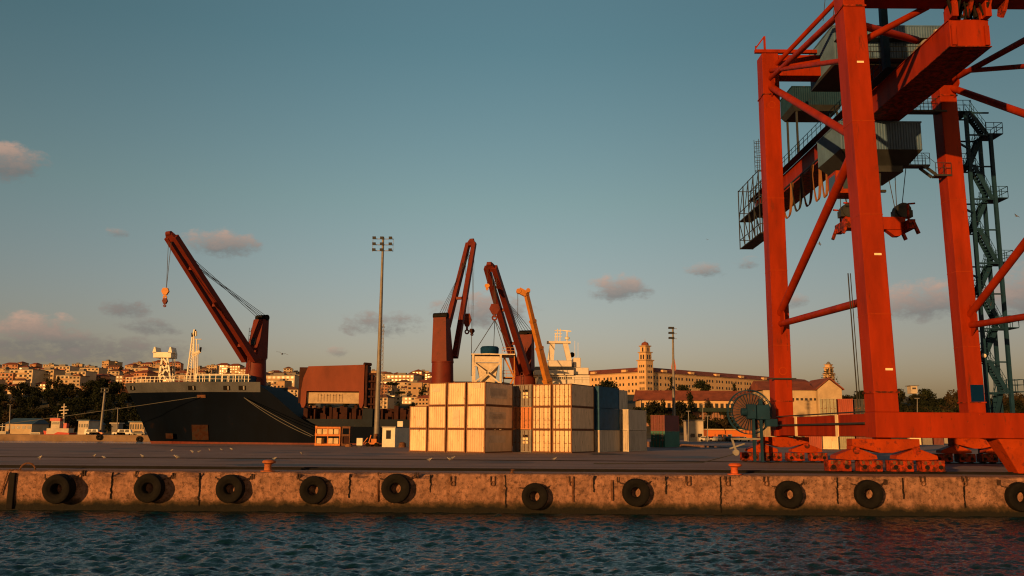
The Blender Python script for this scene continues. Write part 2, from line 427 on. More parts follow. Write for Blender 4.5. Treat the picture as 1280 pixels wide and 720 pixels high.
# face built as a fine grid, chipped along its top edge
nX, nZ = 900, 14
xs = np.linspace(-90, 90, nX); zs = np.concatenate([np.linspace(-3.2, -0.30, nZ - 3), [-0.16, -0.05, 0.0]])
from mathutils import noise as mnoise
vs = []
for j, z in enumerate(zs):
    for i, x in enumerate(xs):
        nn = mnoise.noise((x * 0.6, z * 1.5, 3.1)) * 0.05 + mnoise.noise((x * 2.7, z * 4, 8.1)) * 0.03
        chip = max(0, mnoise.noise((x * 0.9, 2.2, 7.7)) - 0.05) * 0.8 if z > -0.2 else 0
        y = QY + nn + (0.10 + chip if z == 0 else chip * 0.8 + (0.03 if z > -0.1 else 0))
        vs.append((x, y, z - (0.0 if z < -0.1 else chip * 0.15)))
fs = [(j*nX+i, j*nX+i+1, (j+1)*nX+i+1, (j+1)*nX+i) for j in range(len(zs)-1) for i in range(nX-1)]
q.add(vs, fs, 0)
q.box((-700, QY + .05, -3.2), (-90, QY + 3, -0.02)); q.box((90, QY + .05, -3.2), (700, QY + 3, -0.02))
q.box((-700, PIER_BACK - 0.5, -3.2), (37, PIER_BACK, -0.006)); q.box((37, PIER_BACK, -3.2), (37.5, 330, -0.006))
# coping strip between the face and the paving
cop = []
for i, x in enumerate(xs):
    top = vs[(len(zs)-1)*nX+i]; cop.append(top)
for i, x in enumerate(xs): cop.append((x, 52.4, 0.0))
q.add(cop, [(i, i+1, nX+i+1, nX+i) for i in range(nX-1)], 0)
o = q.build('quay_wall', M['quay_wall']); o['kind'] = 'structure'
d = MB()
d.add([(-700, 52.4, 0), (700, 52.4, 0), (700, PIER_BACK, 0), (-700, PIER_BACK, 0)], [(0, 1, 2, 3)])
d.add([(37, PIER_BACK, 0), (700, PIER_BACK, 0), (700, 330, 0), (37, 330, 0)], [(0, 1, 2, 3)])
d.add([(-700, QY+.1, -0.004), (-90, QY+.1, -0.004), (-90, 52.4, -0.004), (-700, 52.4, -0.004)], [(0, 1, 2, 3)])
d.add([(90, QY+.1, -0.004), (700, QY+.1, -0.004), (700, 52.4, -0.004), (90, 52.4, -0.004)], [(0, 1, 2, 3)])
o = d.build('quay_deck', M['deck']); o['kind'] = 'structure'
# oil stains and repaired slabs lie on the paving as thin patches
M['stain'] = mat('oil_stain', (0.045, 0.034, 0.033), .6, var=.4, scale=.8); M['repair'] = mat('repair_patch', (0.22, 0.155, 0.145), .9, var=.2, scale=.5)
rs = random.Random(31)
def patch_poly(m, cx, cy, rx, ry, z, n=14):
    pts = []
    for i in range(n):
        t = 2*math.pi*i/n; k = rs.uniform(.6, 1.1); pts.append((cx + rx*k*math.cos(t), cy + ry*k*math.sin(t), z))
    m.add(pts, [tuple(range(n))])
m = MB()
for k in range(60): patch_poly(m, rs.uniform(-60, 70), rs.uniform(56, 146), rs.uniform(.6, 5), rs.uniform(.5, 4), .004 + k*.00002)
o = m.build('oil_stains', M['stain']); o['kind'] = 'structure'
m = MB()
for k in range(9):
    x = rs.uniform(-60, 50); y = rs.uniform(58, 100); m.quad((x, y, .0025+k*.0001), (x+rs.uniform(4, 14), y, .0025+k*.0001), (x+8, y+rs.uniform(2, 5), .0025+k*.0001), (x, y+3, .0025+k*.0001))
o = m.build('repaired_paving', M['repair']); o['kind'] = 'structure'
# construction joints and cracks running down the wall
rj = random.Random(12)
for px in (140, 250, 437, 538, 632, 742, 832, 900, 1046, 1128, 1204):
    p = at(px, 600, QY); x = p.x; z = -.06; j_ = MB()
    zend = -rj.uniform(.7, 2.0)
    while z > zend:
        z2 = z - rj.uniform(.12, .3); x2 = x + rj.uniform(-.05, .05); w = rj.uniform(.015, .04)
        j_.hexa([(x-w, QY-.07, z2), (x+w, QY-.07, z2), (x+w, QY+.1, z2), (x-w, QY+.1, z2)], [(x2-w, QY-.07, z), (x2+w, QY-.07, z), (x2+w, QY+.1, z), (x2-w, QY+.1, z)]); z = z2 - .001; x = x
    o = j_.build('wall_crack', M['black']); o['kind'] = 'structure'
# crane rails in dark grooves
RAIL_Y = (54.5, 74.5)
for ry in RAIL_Y:
    r_ = MB(); r_.box((-400, ry - .28, 0.004), (400, ry + .28, 0.010), 1)
    r_.box((-400, ry - .06, 0.010), (400, ry + .06, 0.15 if ry < 60 else .05), 0)
    r_.box((-400, ry - .40, 0.0), (400, ry - .284, 0.09 if ry < 60 else .03), 1)
    o = r_.build('crane_rail', [M['black'], M['black']]); o['kind'] = 'structure'
# dark joint lines in the paving
for (jy, w, a, bx) in ((61.5, .10, -400, 400), (67.2, .07, -60, 10), (84.0, .14, -400, 60), (96.0, .12, -400, 8), (112, .2, -400, -14)):
    j_ = MB(); j_.box((a, jy - w/2, 0.001), (bx, jy + w/2, 0.006)); o = j_.build('paving_joint', M['black']); o['kind'] = 'structure'

# ---- hills behind the harbour
def sst(a, b, x):
    t = min(1, max(0, (x - a) / (b - a))); return t * t * (3 - 2 * t)
def terrain(X, Y):
    lf = np.interp(Y, [0, 425, 440, 470, 560, 950, 1250, 3000, 6000], [-7, -7, 0.4, 2, 20, 61, 61, 30, 20])
    lf *= 1 - 0.10 * sst(-330, -60, X) * (1 if Y > 450 else 0) if lf > 0 else 1
    rt = np.interp(Y, [0, 292, 325, 420, 480, 560, 640, 700, 1000, 3000, 6000], [-1.5, -1.5, 0.4, 3, 8, 17, 28, 32.5, 33, 20, 15])
    xb = 38 - max(0, Y - 300) * 0.03
    w = sst(xb - 6 - Y * .02, xb + Y * .06 + 2, X) if Y > 300 else (1.0 if X > 38 else 0.0)
    if rt > 0: rt *= 1 - 0.28 * sst(260, 420, X)
    h = lf * (1 - w) + rt * w
    if h > 1: h += mnoise.noise((X * .012, Y * .012, 1.0)) * 3.5
    return h
tx = np.linspace(-1500, 1500, 150); ty = np.concatenate([np.linspace(285, 1300, 110), np.linspace(1400, 6000, 14)])
tv = [(x, y, terrain(x, y)) for x in tx for y in ty]
n = len(ty)
g = MB(); g.add(tv, [(i*n+j, (i+1)*n+j, (i+1)*n+j+1, i*n+j+1) for i in range(len(tx)-1) for j in range(n-1)])
M['hill'] = mat('hill_ground', (0.040, 0.038, 0.020), 0.95, var=0.5, scale=0.05, rust=0.5, rscale=0.06, rustcol=(0.10, 0.075, 0.045))
o = g.build('hill_terrain', M['hill'], smooth=True); o['kind'] = 'structure'
# ================================================================== the big gantry crane on the quay
XL, XR, YF, YB = 22.3, 38.05, 54.5, 74.5
XC = (XL + XR) / 2
SB, ST = 2.12, 3.62                # sill beam bottom / top
LEGW, LEGD = 1.42, 1.60
ZT = 35.0
crane = thing('gantry_crane', 'giant red orange quay gantry crane standing on rails at the water edge', 'crane', (XC, YF, 0))
cm = M['crane']
def leg_pt(front, z):              # centre line of the front legs leans inland
    y = (YF - 0.25 + 1.75 * (z - 2) / 31) if front else YB
    return y
def make_leg(x, front):
    m = MB()
    z0 = ST + 0.004
    z1 = 38.5 if front else ZT
    ya, yb = leg_pt(front, z0), leg_pt(front, z1)
    w, d = LEGW / 2, LEGD / 2
    xt = x - (.55 if x == XR else 0)
    m.hexa([(x-w, ya-d, z0), (x+w, ya-d, z0), (x+w, ya+d, z0), (x-w, ya+d, z0)], [(xt-w, yb-d, z1), (xt+w, yb-d, z1), (xt+w, yb+d, z1), (xt-w, yb+d, z1)])
    xl = lambda z: x + (xt - x) * (z - z0) / (z1 - z0)
    o = m.build('leg', cm, crane, bevel=0.03)
    # bolted splice flanges and welded seams
    for zz, e, t in ((4.75 if front else 4.9, .07, .10), (30.0 if front else 31.2, .06, .12)):
        f = MB(); y = leg_pt(front, zz); x_ = xl(zz)
        f.box((x_-w-e, y-d-e, zz), (x_+w+e, y+d+e, zz+t)); f.build('flange', M['crane_dirty'], o)
    f = MB()
    for zz in (9.5, 15.8, 22.0):
        y = leg_pt(front, zz); x_ = xl(zz); f.box((x_-w-.012, y-d-.012, zz), (x_+w+.012, y+d+.012, zz+.05))
    f.build_each('weld_seam', M['crane_orange'], o)
    return o
LEGS = {}
for x in (XL, XR):
    for fr in (True, False): LEGS[(x, fr)] = make_leg(x, fr)
# painted marks on the legs
mk = MB(); mk.lathe([(0.30, -.006), (0.30, 0.0), (0.25, 0.0), (0.25, -.006)], (XL, YB-LEGD/2-.002, 30.3), 'Y', 20, closed=True); mk.build('painted_ring', M['crane_orange'], LEGS[(XL, False)])
mk = MB(); mk.lathe([(0.34, -.006), (0.34, 0.0), (0.28, 0.0), (0.28, -.006)], (XL, YB-LEGD/2-.002, 7.4), 'Y', 20, closed=True); mk.build('painted_ring', M['crane_orange'], LEGS[(XL, False)])
mk = MB()
for zz, dx in ((26.0, .1), (13.2, .2), (6.1, .3)):
    y = leg_pt(True, zz) - LEGD/2; mk.box((XL+dx-.22, y-.012, zz), (XL+dx+.22, y+.02, zz+.13))
mk.build_each('paint_dash', M['cream_mark'], LEGS[(XL, True)])
pa = MB(); pa.box((XR-.46, YB-LEGD/2-.03, 4.95), (XR+.60, YB-LEGD/2-.002, 6.38)); pa.build('blue_panel', M['blue_panel'], LEGS[(XR, False)])
# sill beams
fy = leg_pt(True, ST)
for name, y in (('front', fy), ('back', YB)):
    m = MB(); m.box((XL-.76, y-.83, SB), (XR+.76, y+.83, ST)); so = m.build('sill_beam', cm, crane, bevel=0.03)
    if name == 'front':
        w_ = MB(); rr = random.Random(3)
        for k in range(16):
            x = XL + 3 + rr.random() * 11; z = SB + rr.random() * 1.4; s_ = .03 + rr.random() * .06
            w_.box((x, y-.836, z), (x+s_, y-.829, z+s_*1.6))
        w_.build_each('chipped_paint', M['crane_dirty'], so)
for x in (XL, XR):
    m = MB(); m.box((x-.55, fy+.835, SB+.06), (x+.55, YB-.835, ST-.06)); so = m.build('side_sill_beam', cm, crane, bevel=0.02)
    if x == XL:
        for yy in (60.6, 69.3):
            b = MB(); b.box((x-.58, yy-.42, SB+.03), (x-.552, yy+.12, ST-.03)); b.build('white_stripe', M['cream_mark'], so)
        b = MB(); b.box((x-.80, fy+.9, ST-.70), (x-.56, YB-1, ST-.58)); b.build('cable_tray', M['dark_steel'], so)
        b = MB(); b.box((x-.80, fy+.9, ST+.02), (x-.62, YB-1.2, ST+.10)); b.build('cable_tray', M['dark_steel'], so)
# tube braces of the two side frames
def brace(a, b, r, mat_=None):
    m = MB(); m.tube(a, b, r, n=14); return m.build('brace', mat_ or cm, crane, smooth=True)
for x in (XL, XR):
    s_ = -1 if x == XL else 1
    yf = lambda z: leg_pt(True, z) + LEGD/2 - .05
    yb = YB - LEGD/2 + .05
    brace((x, yf(30.6), 30.6), (x, yb, 32.7), .24)
    brace((x, yf(26.9), 26.9), (x, yb, 33.4), .19)
    brace((x, yf(21.4), 21.4), (x, yb, 31.9), .29)
    brace((x, yf(20.8), 20.8), (x, yb, 12.2), .31)
    brace((x, yb, 11.3), (x, yf(10.6), 10.6), .26)
    for zz, fr in ((21.1, True), (11.7, False), (32.3, False)):
        g = MB(); y = leg_pt(fr, zz) + (LEGD/2 if fr else -LEGD/2)
        d_ = 1 if fr else -1
        g.prism([(x-.05, y+d_*.003, zz-1.3), (x-.05, y+d_*1.0, zz-.35), (x-.05, y+d_*1.0, zz+.35), (x-.05, y+d_*.003, zz+1.3)], (.1, 0, 0)); g.build('gusset_plate', cm, crane)
# portal beams across the quay
m = MB(); m.box((XL+LEGW/2+.004, YB-.7, 33.0), (XR-LEGW/2-.004, YB+.7, 34.9)); pbk = m.build('portal_beam', cm, crane, bevel=.03)
yt = leg_pt(True, 33.5)
m = MB(); m.box((XL+LEGW/2+.004, yt-.75, 30.72), (XR-LEGW/2-.004, yt+.75, 33.0)); pfr = m.build('portal_beam', cm, crane, bevel=.03)
# railed outrigger on top of the back leg
m = MB(); m.beam((XL-.2, YB, ZT), (XL-.2, YB, ZT+1.9), .16, .16); m.beam((XL-1.1, YB, ZT+.5), (XL+6, YB, ZT+.5), .3, .3); m.beam((XL-1.0, YB, ZT+.8), (XL-.2, YB, ZT+1.9), .12, .12); m.beam((XL-1.0, YB, ZT+1.0), (XL-1.0, YB, ZT+.4), .1, .1)
m.build('top_bracket', cm, crane)
# main girder
GX0, GX1, GZ0, GZ1, GYF, GYB = 28.95, 31.55, 27.75, 29.55, 56.0, 104.0
brace((XL + LEGW/2, yt + .2, 29.3), (GX0 - .1, 60.5, 30.2), .26)
brace((XL + .5, YB-.6, 34.0), (XC - 4, YB - 9, 36.8), .20)
brace((XL + LEGW/2, yt, 28.0), (XC - 2.0, yt + 1.2, 31.1), .22)
m = MB(); m.box((GX0, GYF, GZ0), (GX1, GYB, GZ1)); girder = m.build('main_girder', cm, crane, bevel=.02)
m = MB(); m.box((GX0-.10, GYF-.05, GZ0-.07), (GX1+.10, GYB, GZ0-.003)); m.build('bottom_flange', M['crane_dirty'], girder)
m = MB(); m.box((GX0-.06, GYF+.05, GZ1+.003), (GX1+.06, GYB, GZ1+.07)); m.build('top_flange', cm, girder)
m = MB()
for x in (GX0+.05, GX1-.35): m.prism([(x, GYF-.003, GZ0+.02), (x+.3, GYF-.003, GZ0+.02), (x+.3, GYF-.003, GZ1-.42), (x, GYF-.003, GZ1-.42)], (0, -.16, 0))
m.build_each('end_stiffener', cm, girder)
for x in (GX0+.12, GX1-.5):
    m = MB(); m.box((x, GYF-.1, GZ1+.07), (x+.4, GYF+.9, GZ1+1.0)); m.tube((x-.1, GYF+.25, GZ1+.7), (x+.5, GYF+.25, GZ1+.7), .28, n=14); m.build('hinge_lug', M['crane_dirty'], girder)
for sx in (GX0 + .2, GX1 - .2):     # hangers from the portal beams to the girder
    for yy, z1 in ((yt, 30.72), (YB, 33.0)):
        m = MB(); m.box((sx-.2, yy-.55, GZ1+.073), (sx+.2, yy+.55, z1-.003)); m.build('hanger', cm, girder)
m = MB()
rr = random.Random(9)
for k in range(26):
    x = GX0 + .1 + rr.random() * 2.3; y = GYF - .4 + rr.random() * 1.6; z = GZ1 + .1
    m.tube((x, y, z + rr.random() * .3), (x + rr.uniform(-.4, .4), y + rr.uniform(-.3, .3), z + .6 + rr.random() * 1.2), .05 + rr.random() * .07, n=6)
for k in range(7):
    x = GX0 + .2 + rr.random() * 1.9; m.box((x, GYF-.25, GZ1+.9+rr.random()*.7), (x+.35, GYF+.6, GZ1+1.5+rr.random()*.9))
m.build('hinge_machinery', M['black'], girder)
# boom root: hinged in front of the girder and raised out of sight
boom = hub('boom', crane)
m = MB()
m.hexa([(GX0-.3, GYF-1.0, 31.1), (GX1+1.4, GYF-1.0, 31.1), (GX1+1.4, GYF+.2, 31.0), (GX0-.3, GYF+.2, 31.0)], [(GX0-.3, GYF-2.2, 46), (GX1+1.4, GYF-2.2, 46), (GX1+1.4, GYF-.4, 46), (GX0-.3, GYF-.4, 46)])
m.build('boom_beam', cm, boom)
m = MB()
for x in (GX0 + .1, GX0 + 1.2, GX1 - .2, GX1 + .9):
    m.prism([(x, GYF-.9, 31.1), (x, GYF+.2, 31.0), (x, GYF+.5, 30.1), (x, GYF+.1, 29.8), (x, GYF-.3, 30.1)], (.22, 0, 0))
m.box((GX0-.2, GYF-.95, 30.9), (GX1+1.3, GYF-.5, 31.1))
m.build('boom_hinge', M['crane_dirty'], boom)
m = MB()
for k in range(8): m.box((GX0 - .1 + k*.5, GYF-1.02, 31.3 + (k % 3) * .3), (GX0 + .2 + k*.5, GYF-.9, 31.7 + (k % 3) * .3))
m.build_each('hinge_fitting', M['crane_dirty'], boom)
# walkway with rail along the girder
def railing(m, a, b, h=1.0, step=1.2, r=.03):
    a = V3(a); b = V3(b); n = max(1, int((b-a).length / step))
    for k in range(n+1):
        p = a.lerp(b, k/n); m.tube(p, p + Vector((0,0,h)), r, n=4)
    for hh in (h, h*.55): m.tube(a + Vector((0,0,hh)), b + Vector((0,0,hh)), r, n=4)
m = MB(); m.box((GX0-.85, GYF+8, GZ1+.08), (GX0-.08, GYB, GZ1+.13)); wk = m.build('walkway', M['teal_steel'], girder)
m = MB(); railing(m, (GX0-.82, GYF+8, GZ1+.13), (GX0-.82, GYB, GZ1+.13)); m.build('girder_rail', M['teal_steel'], girder)
m = MB(); m.box((GX1+.08, GYF+3, GZ1+.08), (GX1+.85, GYB, GZ1+.13)); railing(m, (GX1+.82, GYF+3, GZ1+.13), (GX1+.82, GYB, GZ1+.13)); m.build('girder_rail', M['teal_steel'], girder)
# corrugated cabins
def clad_box(name, x0, x1, y0, y1, z0, z1, parent, mats, cut=0.0, pitch=.22, dep=.035):
    """box house of ribbed cladding; cut = chamfer at the bottom edges"""
    m = MB()
    def face(a, b, nrm):
        a = V3(a); b = V3(b); L_ = (b-a).length; n = max(4, int(L_/pitch))
        prof = []
        for k in range(n):
            for t, o in ((.0, 0), (.30, 0), (.5, 1), (.8, 1)): prof.append(((k+t)/n, o))
        prof.append((1.0, 0))
        vs = []
        for zz in (z0, z1):
            for t, o in prof:
                p = a.lerp(b, t) + V3(nrm) * (o * dep); vs.append((p.x, p.y, zz))
        k = len(prof); m.add(vs, [(i, i+1, k+i+1, k+i) for i in range(k-1)], 0)
    face((x0, y0, 0), (x1, y0, 0), (0, -1, 0)); face((x1, y0, 0), (x1, y1, 0), (1, 0, 0))
    face((x1, y1, 0), (x0, y1, 0), (0, 1, 0)); face((x0, y1, 0), (x0, y0, 0), (-1, 0, 0))
    o = m.build(name, mats[0], parent)
    t = MB(); e = .06
    t.box((x0-e, y0-e, z1+.003), (x1+e, y1+e, z1+.12)); t.build('roof', mats[1], o)
    f = MB(); c = cut
    f.hexa([(x0+c, y0+c, z0-.25-c), (x1-c, y0+c, z0-.25-c), (x1-c, y1-c, z0-.25-c), (x0+c, y1-c, z0-.25-c)], [(x0-.03, y0-.03, z0-.003), (x1+.03, y0-.03, z0-.003), (x1+.03, y1+.03, z0-.003), (x0-.03, y1+.03, z0-.003)])
    f.build('underframe', mats[2], o)
    return o
CL = (M['grey_clad'], M['grey_clad'], M['dark_steel'])
a_ = at(1041, 33, 70.5); b_ = at(1160, 78, 70.5)
mh = clad_box('machinery_house', a_.x, b_.x + 1.5, 70.5, 76.5, b_.z, a_.z, crane, CL)
m = MB(); z_ = (a_.z + b_.z) / 2 + .2; m.box((a_.x, 69.6, z_-.05), (b_.x+1.5, 70.42, z_)); railing(m, (a_.x, 69.65, b_.z), (b_.x+1.5, 69.65, b_.z), 1.0); m.box((a_.x, 69.6, b_.z-.1), (b_.x+1.5, 70.42, b_.z-.02)); m.build('service_walkway', M['dark_steel'], mh)
m = MB(); m.lathe([(.02, 0), (.55, 0), (.55, 1.0), (.02, 1.0)], (b_.x-.4, 69.6, b_.z+1.1), 'Y', 18); m.box((b_.x-1.5, 69.2, b_.z+.2), (b_.x-.2, 70.2, b_.z+.7)); m.tube((b_.x+.6, 70, b_.z+.4), (b_.x+.6, 70, b_.z+2.6), .22, n=8); m.build('hoist_drum', M['steel'], mh)
a2 = at(990, 109, 86); b2 = at(1052, 131, 86)
clad_box('electrical_house', a2.x, b2.x, 86, 90, b2.z, a2.z, crane, (M['teal_steel'], M['teal_steel'], M['dark_steel']), cut=.3)
m = MB()
for xx in (a2.x+.5, b2.x-.3):
    for yy in (86.5, 89.5): m.beam((xx, yy, GZ1+.1), (xx, yy, b2.z-.56), .18, .18)
m.build_each('house_post', M['dark_steel'], crane)
# mast and stays on top
m = MB(); m.beam((29.2, 66.5, GZ1+.08), (29.2, 66.5, 36.5), .5, .5); m.build('mast', M['teal_steel'], crane)
m = MB()
for k in range(2): m.tube((26.2 + k*.9, 69, 42), (26.0+k*.8, 70.8, 36.6), .03, n=4)
m.build('stay_rope', M['rope'], crane)
# trolley under the girder
TY = 70.2
a3 = at(1049, 150, TY); b3 = at(1153, 187, TY)
tx0, tx1, tz1, tz0 = a3.x, b3.x, min(a3.z, GZ0 - .25), b3.z
tr = clad_box('trolley', tx0, tx1, TY, TY+5.4, tz0, tz1, crane, (M['grey_clad'], M['grey_clad'], M['dark_steel']), cut=.9)
m = MB()
for xx in (GX0+.2, GX1-.2):
    for yy in (TY+.8, TY+4.5): m.box((xx-.2, yy-.4, tz1+.12), (xx+.2, yy+.4, GZ0-.08))
m.build_each('trolley_hanger', M['dark_steel'], tr)
m = MB(); m.box((tx0+1.2, TY+.6, tz0-1.7), (tx1-1.4, TY+4.8, tz0-1.18)); m.build('trolley_frame', M['dark_steel'], tr)
c0 = at(1046, 213, 71.2); c1 = at(1063, 241, 71.2)
m = MB(); m.hexa([(c0.x, 71.2, c1.z), (c1.x+.6, 71.2, c1.z), (c1.x+.6, 73.2, c1.z), (c0.x, 73.2, c1.z)], [(c0.x-.1, 71.2, c0.z), (c1.x+.6, 71.2, c0.z), (c1.x+.6, 73.2, c0.z), (c0.x-.1, 73.2, c0.z)]); cab = m.build('driver_cab', M['crane_orange'], tr)
m = MB(); m.box((c0.x+.45, 71.17, c1.z+.35), (c1.x+.4, 71.196, c0.z-.2)); m.box((c0.x-.09, 71.5, c1.z+.45), (c0.x-.03, 72.9, c0.z-.25)); m.build('cab_window', M['glass'], cab)
c2 = at(1098, 205, 71.2); c3 = at(1098, 239, 71.2)
m = MB(); m.beam((c2.x, 71.2, c2.z), (c3.x, 71.2, c3.z), .28, .28); m.beam((c3.x-.3, 71.2, c3.z), (c3.x+.6, 71.2, c3.z), .25, .2); m.build('limit_arm', M['dark_steel'], tr)
# spreader on its ropes
sp = hub('spreader', crane)
s0 = at(1050, 272, 72.6); s1 = at(1136, 288, 72.6)
m = MB(); m.box((s0.x+.3, 72.2, s1.z), (s1.x-.4, 73.0, s0.z)); m.prism([(s1.x-2.0, 72.3, s1.z), (s1.x-.3, 72.3, s1.z), (s1.x-.9, 72.3, s1.z-.55), (s1.x-1.3, 72.3, s1.z-.55)], (0, .6, 0)); m.build('spreader_beam', cm, sp)
for sx, dr in ((s0.x, 1), (s1.x, -1)):
    m = MB(); m.box((min(sx, sx+dr*.5), 71.3, s1.z-.1), (max(sx, sx+dr*.5), 73.9, s1.z+.65))
    for yy in (71.4, 73.8):
        m.beam((sx+dr*.2, yy, s1.z+.6), (sx-dr*.25, yy, s1.z-.55), .28, .22); m.beam((sx+dr*.5, yy, s1.z+.5), (sx+dr*.5, yy, s0.z+.9), .14, .14)
        m.beam((sx-dr*.1, yy, s0.z+.95), (sx+dr*.5, yy, s0.z+.9), .12, .12)
    m.build('end_frame', M['crane_dirty'], sp)
for px_ in (1060, 1127):
    p = at(px_, 264, 72.6); m = MB(); m.tube((p.x, 72.1, p.z), (p.x, 73.1, p.z), .62, n=14); m.box((p.x-.75, 72.2, s0.z+.02), (p.x+.75, 73.0, p.z)); m.build('sheave_block', M['dark_steel'], sp)
m = MB()
for (x0, y0, x1, y1) in ((1107, 204, 1119, 262), (1118, 205, 1121, 262), (1133, 204, 1127, 262), (1050, 240, 1051, 262), (1054, 240, 1060, 260), (1059, 240, 1058, 260)):
    p = at(x0, y0, 72.6); q_ = at(x1, y1, 72.6); m.tube(p, q_, .035, n=5)
m.build_each('hoist_rope', M['rope'], sp)
# festoon cables hanging along the girder
fest = hub('festoon', crane)
rail = MB(); rail.box((GX0-.55, 76, GZ0-.18), (GX0-.40, 103, GZ0-.06)); rail.build('festoon_rail', M['dark_steel'], fest)
M['cable_tan'] = mat('tan_cable', (0.20, 0.085, 0.03), 0.7, var=.2)
M['cable_dark'] = mat('dark_cable', (0.03, 0.03, 0.03), 0.7, var=.2)
fy_ = [94.2, 91.7, 88.4, 85.2, 82.2, 79.9, 78.1, 76.6, 75.3]; fz_ = [24.2, 24.25, 24.2, 23.9, 23.7, 23.5, 23.6, 23.8]
for k in range(8):
    loop = MB(); y0, y1 = fy_[k], fy_[k+1]; w_ = y0 - y1; drop = GZ0 - .2 - fz_[k]
    for j in range(4):
        pts = []
        for i in range(13):
            t = i/12; pts.append((GX0-.60+j*.05, y0 - w_*t + (j-1.5)*.11*(1 - 2*t), GZ0-.2 - (drop - .05*j)*(1-abs(2*t-1)**3.0)))
        loop.path(pts, .042, n=4)
    loop.build('cable_loop', M['cable_dark'] if k in (2, 6) else M['cable_tan'], fest)
# maintenance platform at the far end of the girder
pl = hub('end_platform', crane)
m = MB(); yA, yB_ = 96.0, 104.8; xa, xb_ = 27.2, 28.7; zb = 24.0
m.box((xa, yA, zb), (xb_, yB_, zb+.12)); m.box((xa, yA, zb+3.3), (xb_, yB_, zb+3.42)); m.build('deck', M['dark_steel'], pl)
m = MB()
for x in (xa, xb_):
    for k in range(5):
        y = yA + (yB_-yA)*k/4; m.beam((x, y, zb), (x, y, zb+7.2), .10, .10)
        if k < 4: m.beam((x, y, zb+.1), (x, y+(yB_-yA)/4, zb+3.3), .08, .08); m.beam((x, y, zb+7.0), (x, y+(yB_-yA)/4, zb+3.5), .07, .07)
    for z in (zb+1.1, zb+4.4, zb+7.1): m.beam((x, yA, z), (x, yB_, z), .07, .07)
for y in (yA, yB_):
    for z in (zb+1.1, zb+4.4, zb+7.1): m.beam((xa, y, z), (xb_, y, z), .07, .07)
m.build('lattice_frame', M['dark_steel'], pl)
m = MB()
for k in range(7): m.lathe([(.42, 0), (.42, .04), (.38, .04), (.38, 0)], (27.4, yA+.5, zb+7.2+k*.55), 'Z', 10, closed=True)
for t_ in range(4): m.beam((27.4+.4*math.cos(t_*1.57), yA+.5+.4*math.sin(t_*1.57), zb+7.0), (27.4+.4*math.cos(t_*1.57), yA+.5+.4*math.sin(t_*1.57), zb+10.8), .05, .05)
m.build('caged_ladder', M['dark_steel'], pl)
# stair tower beside the back right leg
stt = hub('stair_tower', crane)
PX0, PX1, PY0, PY1 = at(1233, 480, 76.6).x, at(1263, 480, 76.6).x, 76.6, 78.4
for x in (PX0, PX1):
    for y in (PY0, PY1):
        m = MB(); m.beam((x, y, 0), (x, y, at(1205, 139, 76.6).z - .1 if x == PX0 else at(1255, 167, 76.6).z - .1), .28, .28); m.build('post', M['teal_steel'], stt)
Ls = [at(1205, y, 76.6).z for y in (139, 206, 285, 365, 450)] ; Rs = [at(1255, y, 76.6).z for y in (167, 247, 327, 409, 489)]
lv = []
for a, b in zip(Ls, Rs): lv += [('L', a), ('R', b)]
lv.append(('L', 1.3))
for (sd_, z) in lv:
    m = MB(); x0, x1 = (PX0-.9, PX0+.5) if sd_ == 'L' else (PX1-.4, PX1+1.1)
    m.box((x0, PY0-.1, z-.08), (x1, PY1+.1, z)); m.beam((PX0, PY0, z-.15), (PX1, PY0, z-.15), .12, .12); m.beam((PX0, PY1, z-.15), (PX1, PY1, z-.15), .12, .12)
    lo = m.build('landing', M['teal_steel'], stt)
    m = MB(); xe = x0 if sd_ == 'L' else x1
    for y in (PY0-.08, PY1+.08): railing(m, (x0, y, z), (x1, y, z), 1.0, .7)
    railing(m, (xe, PY0-.08, z), (xe, PY1+.08, z), 1.0, .9); m.build('landing_rail', M['teal_steel'], stt)
for i, ((s0_, z0), (s1_, z1)) in enumerate(zip(lv[:-1], lv[1:])):
    xa = PX0+.4 if s0_ == 'L' else PX1-.3; xb2 = PX0+.4 if s1_ == 'L' else PX1-.3
    y0, y1 = (PY0, PY0+.8) if s0_ == 'L' else (PY1-.8, PY1)
    m = MB()
    for y in (y0, y1): m.beam((xa, y, z0-.05), (xb2, y, z1-.05), .08, .36)
    n = 11
    for k in range(1, n):
        t = k/n; x = xa+(xb2-xa)*t; z = z0+(z1-z0)*t; m.box((x-.13, y0, z-.03), (x+.13, y1, z+.02))
    m.build('stair_flight', M['teal_steel'], stt)
    m = MB()
    for y in (y0, y1):
        for hh in (.55, 1.0): m.tube((xa, y, z0+hh), (xb2, y, z1+hh), .022, n=4)
        for k in range(5):
            t = k/4; x = xa+(xb2-xa)*t; z = z0+(z1-z0)*t; m.tube((x, y, z), (x, y, z+1.0), .02, n=4)
    m.build('stair_rail', M['teal_steel'], stt)
m = MB()
for zz in (lv[1][1]-1.4, lv[3][1]-1.4, lv[5][1]-1.4): m.beam((XR+LEGW/2, YB+.5, zz), (PX0, PY0, zz), .14, .14)
m.build_each('leg_tie', M['teal_steel'], stt)
p = at(1228, 445, 76.6); m = MB(); m.lathe([(.03, 0), (.16, .03), (.2, .2), (.03, .22)], (p.x, 76.2, p.z), 'Y', 12); m.build('lamp', M['white'], stt)
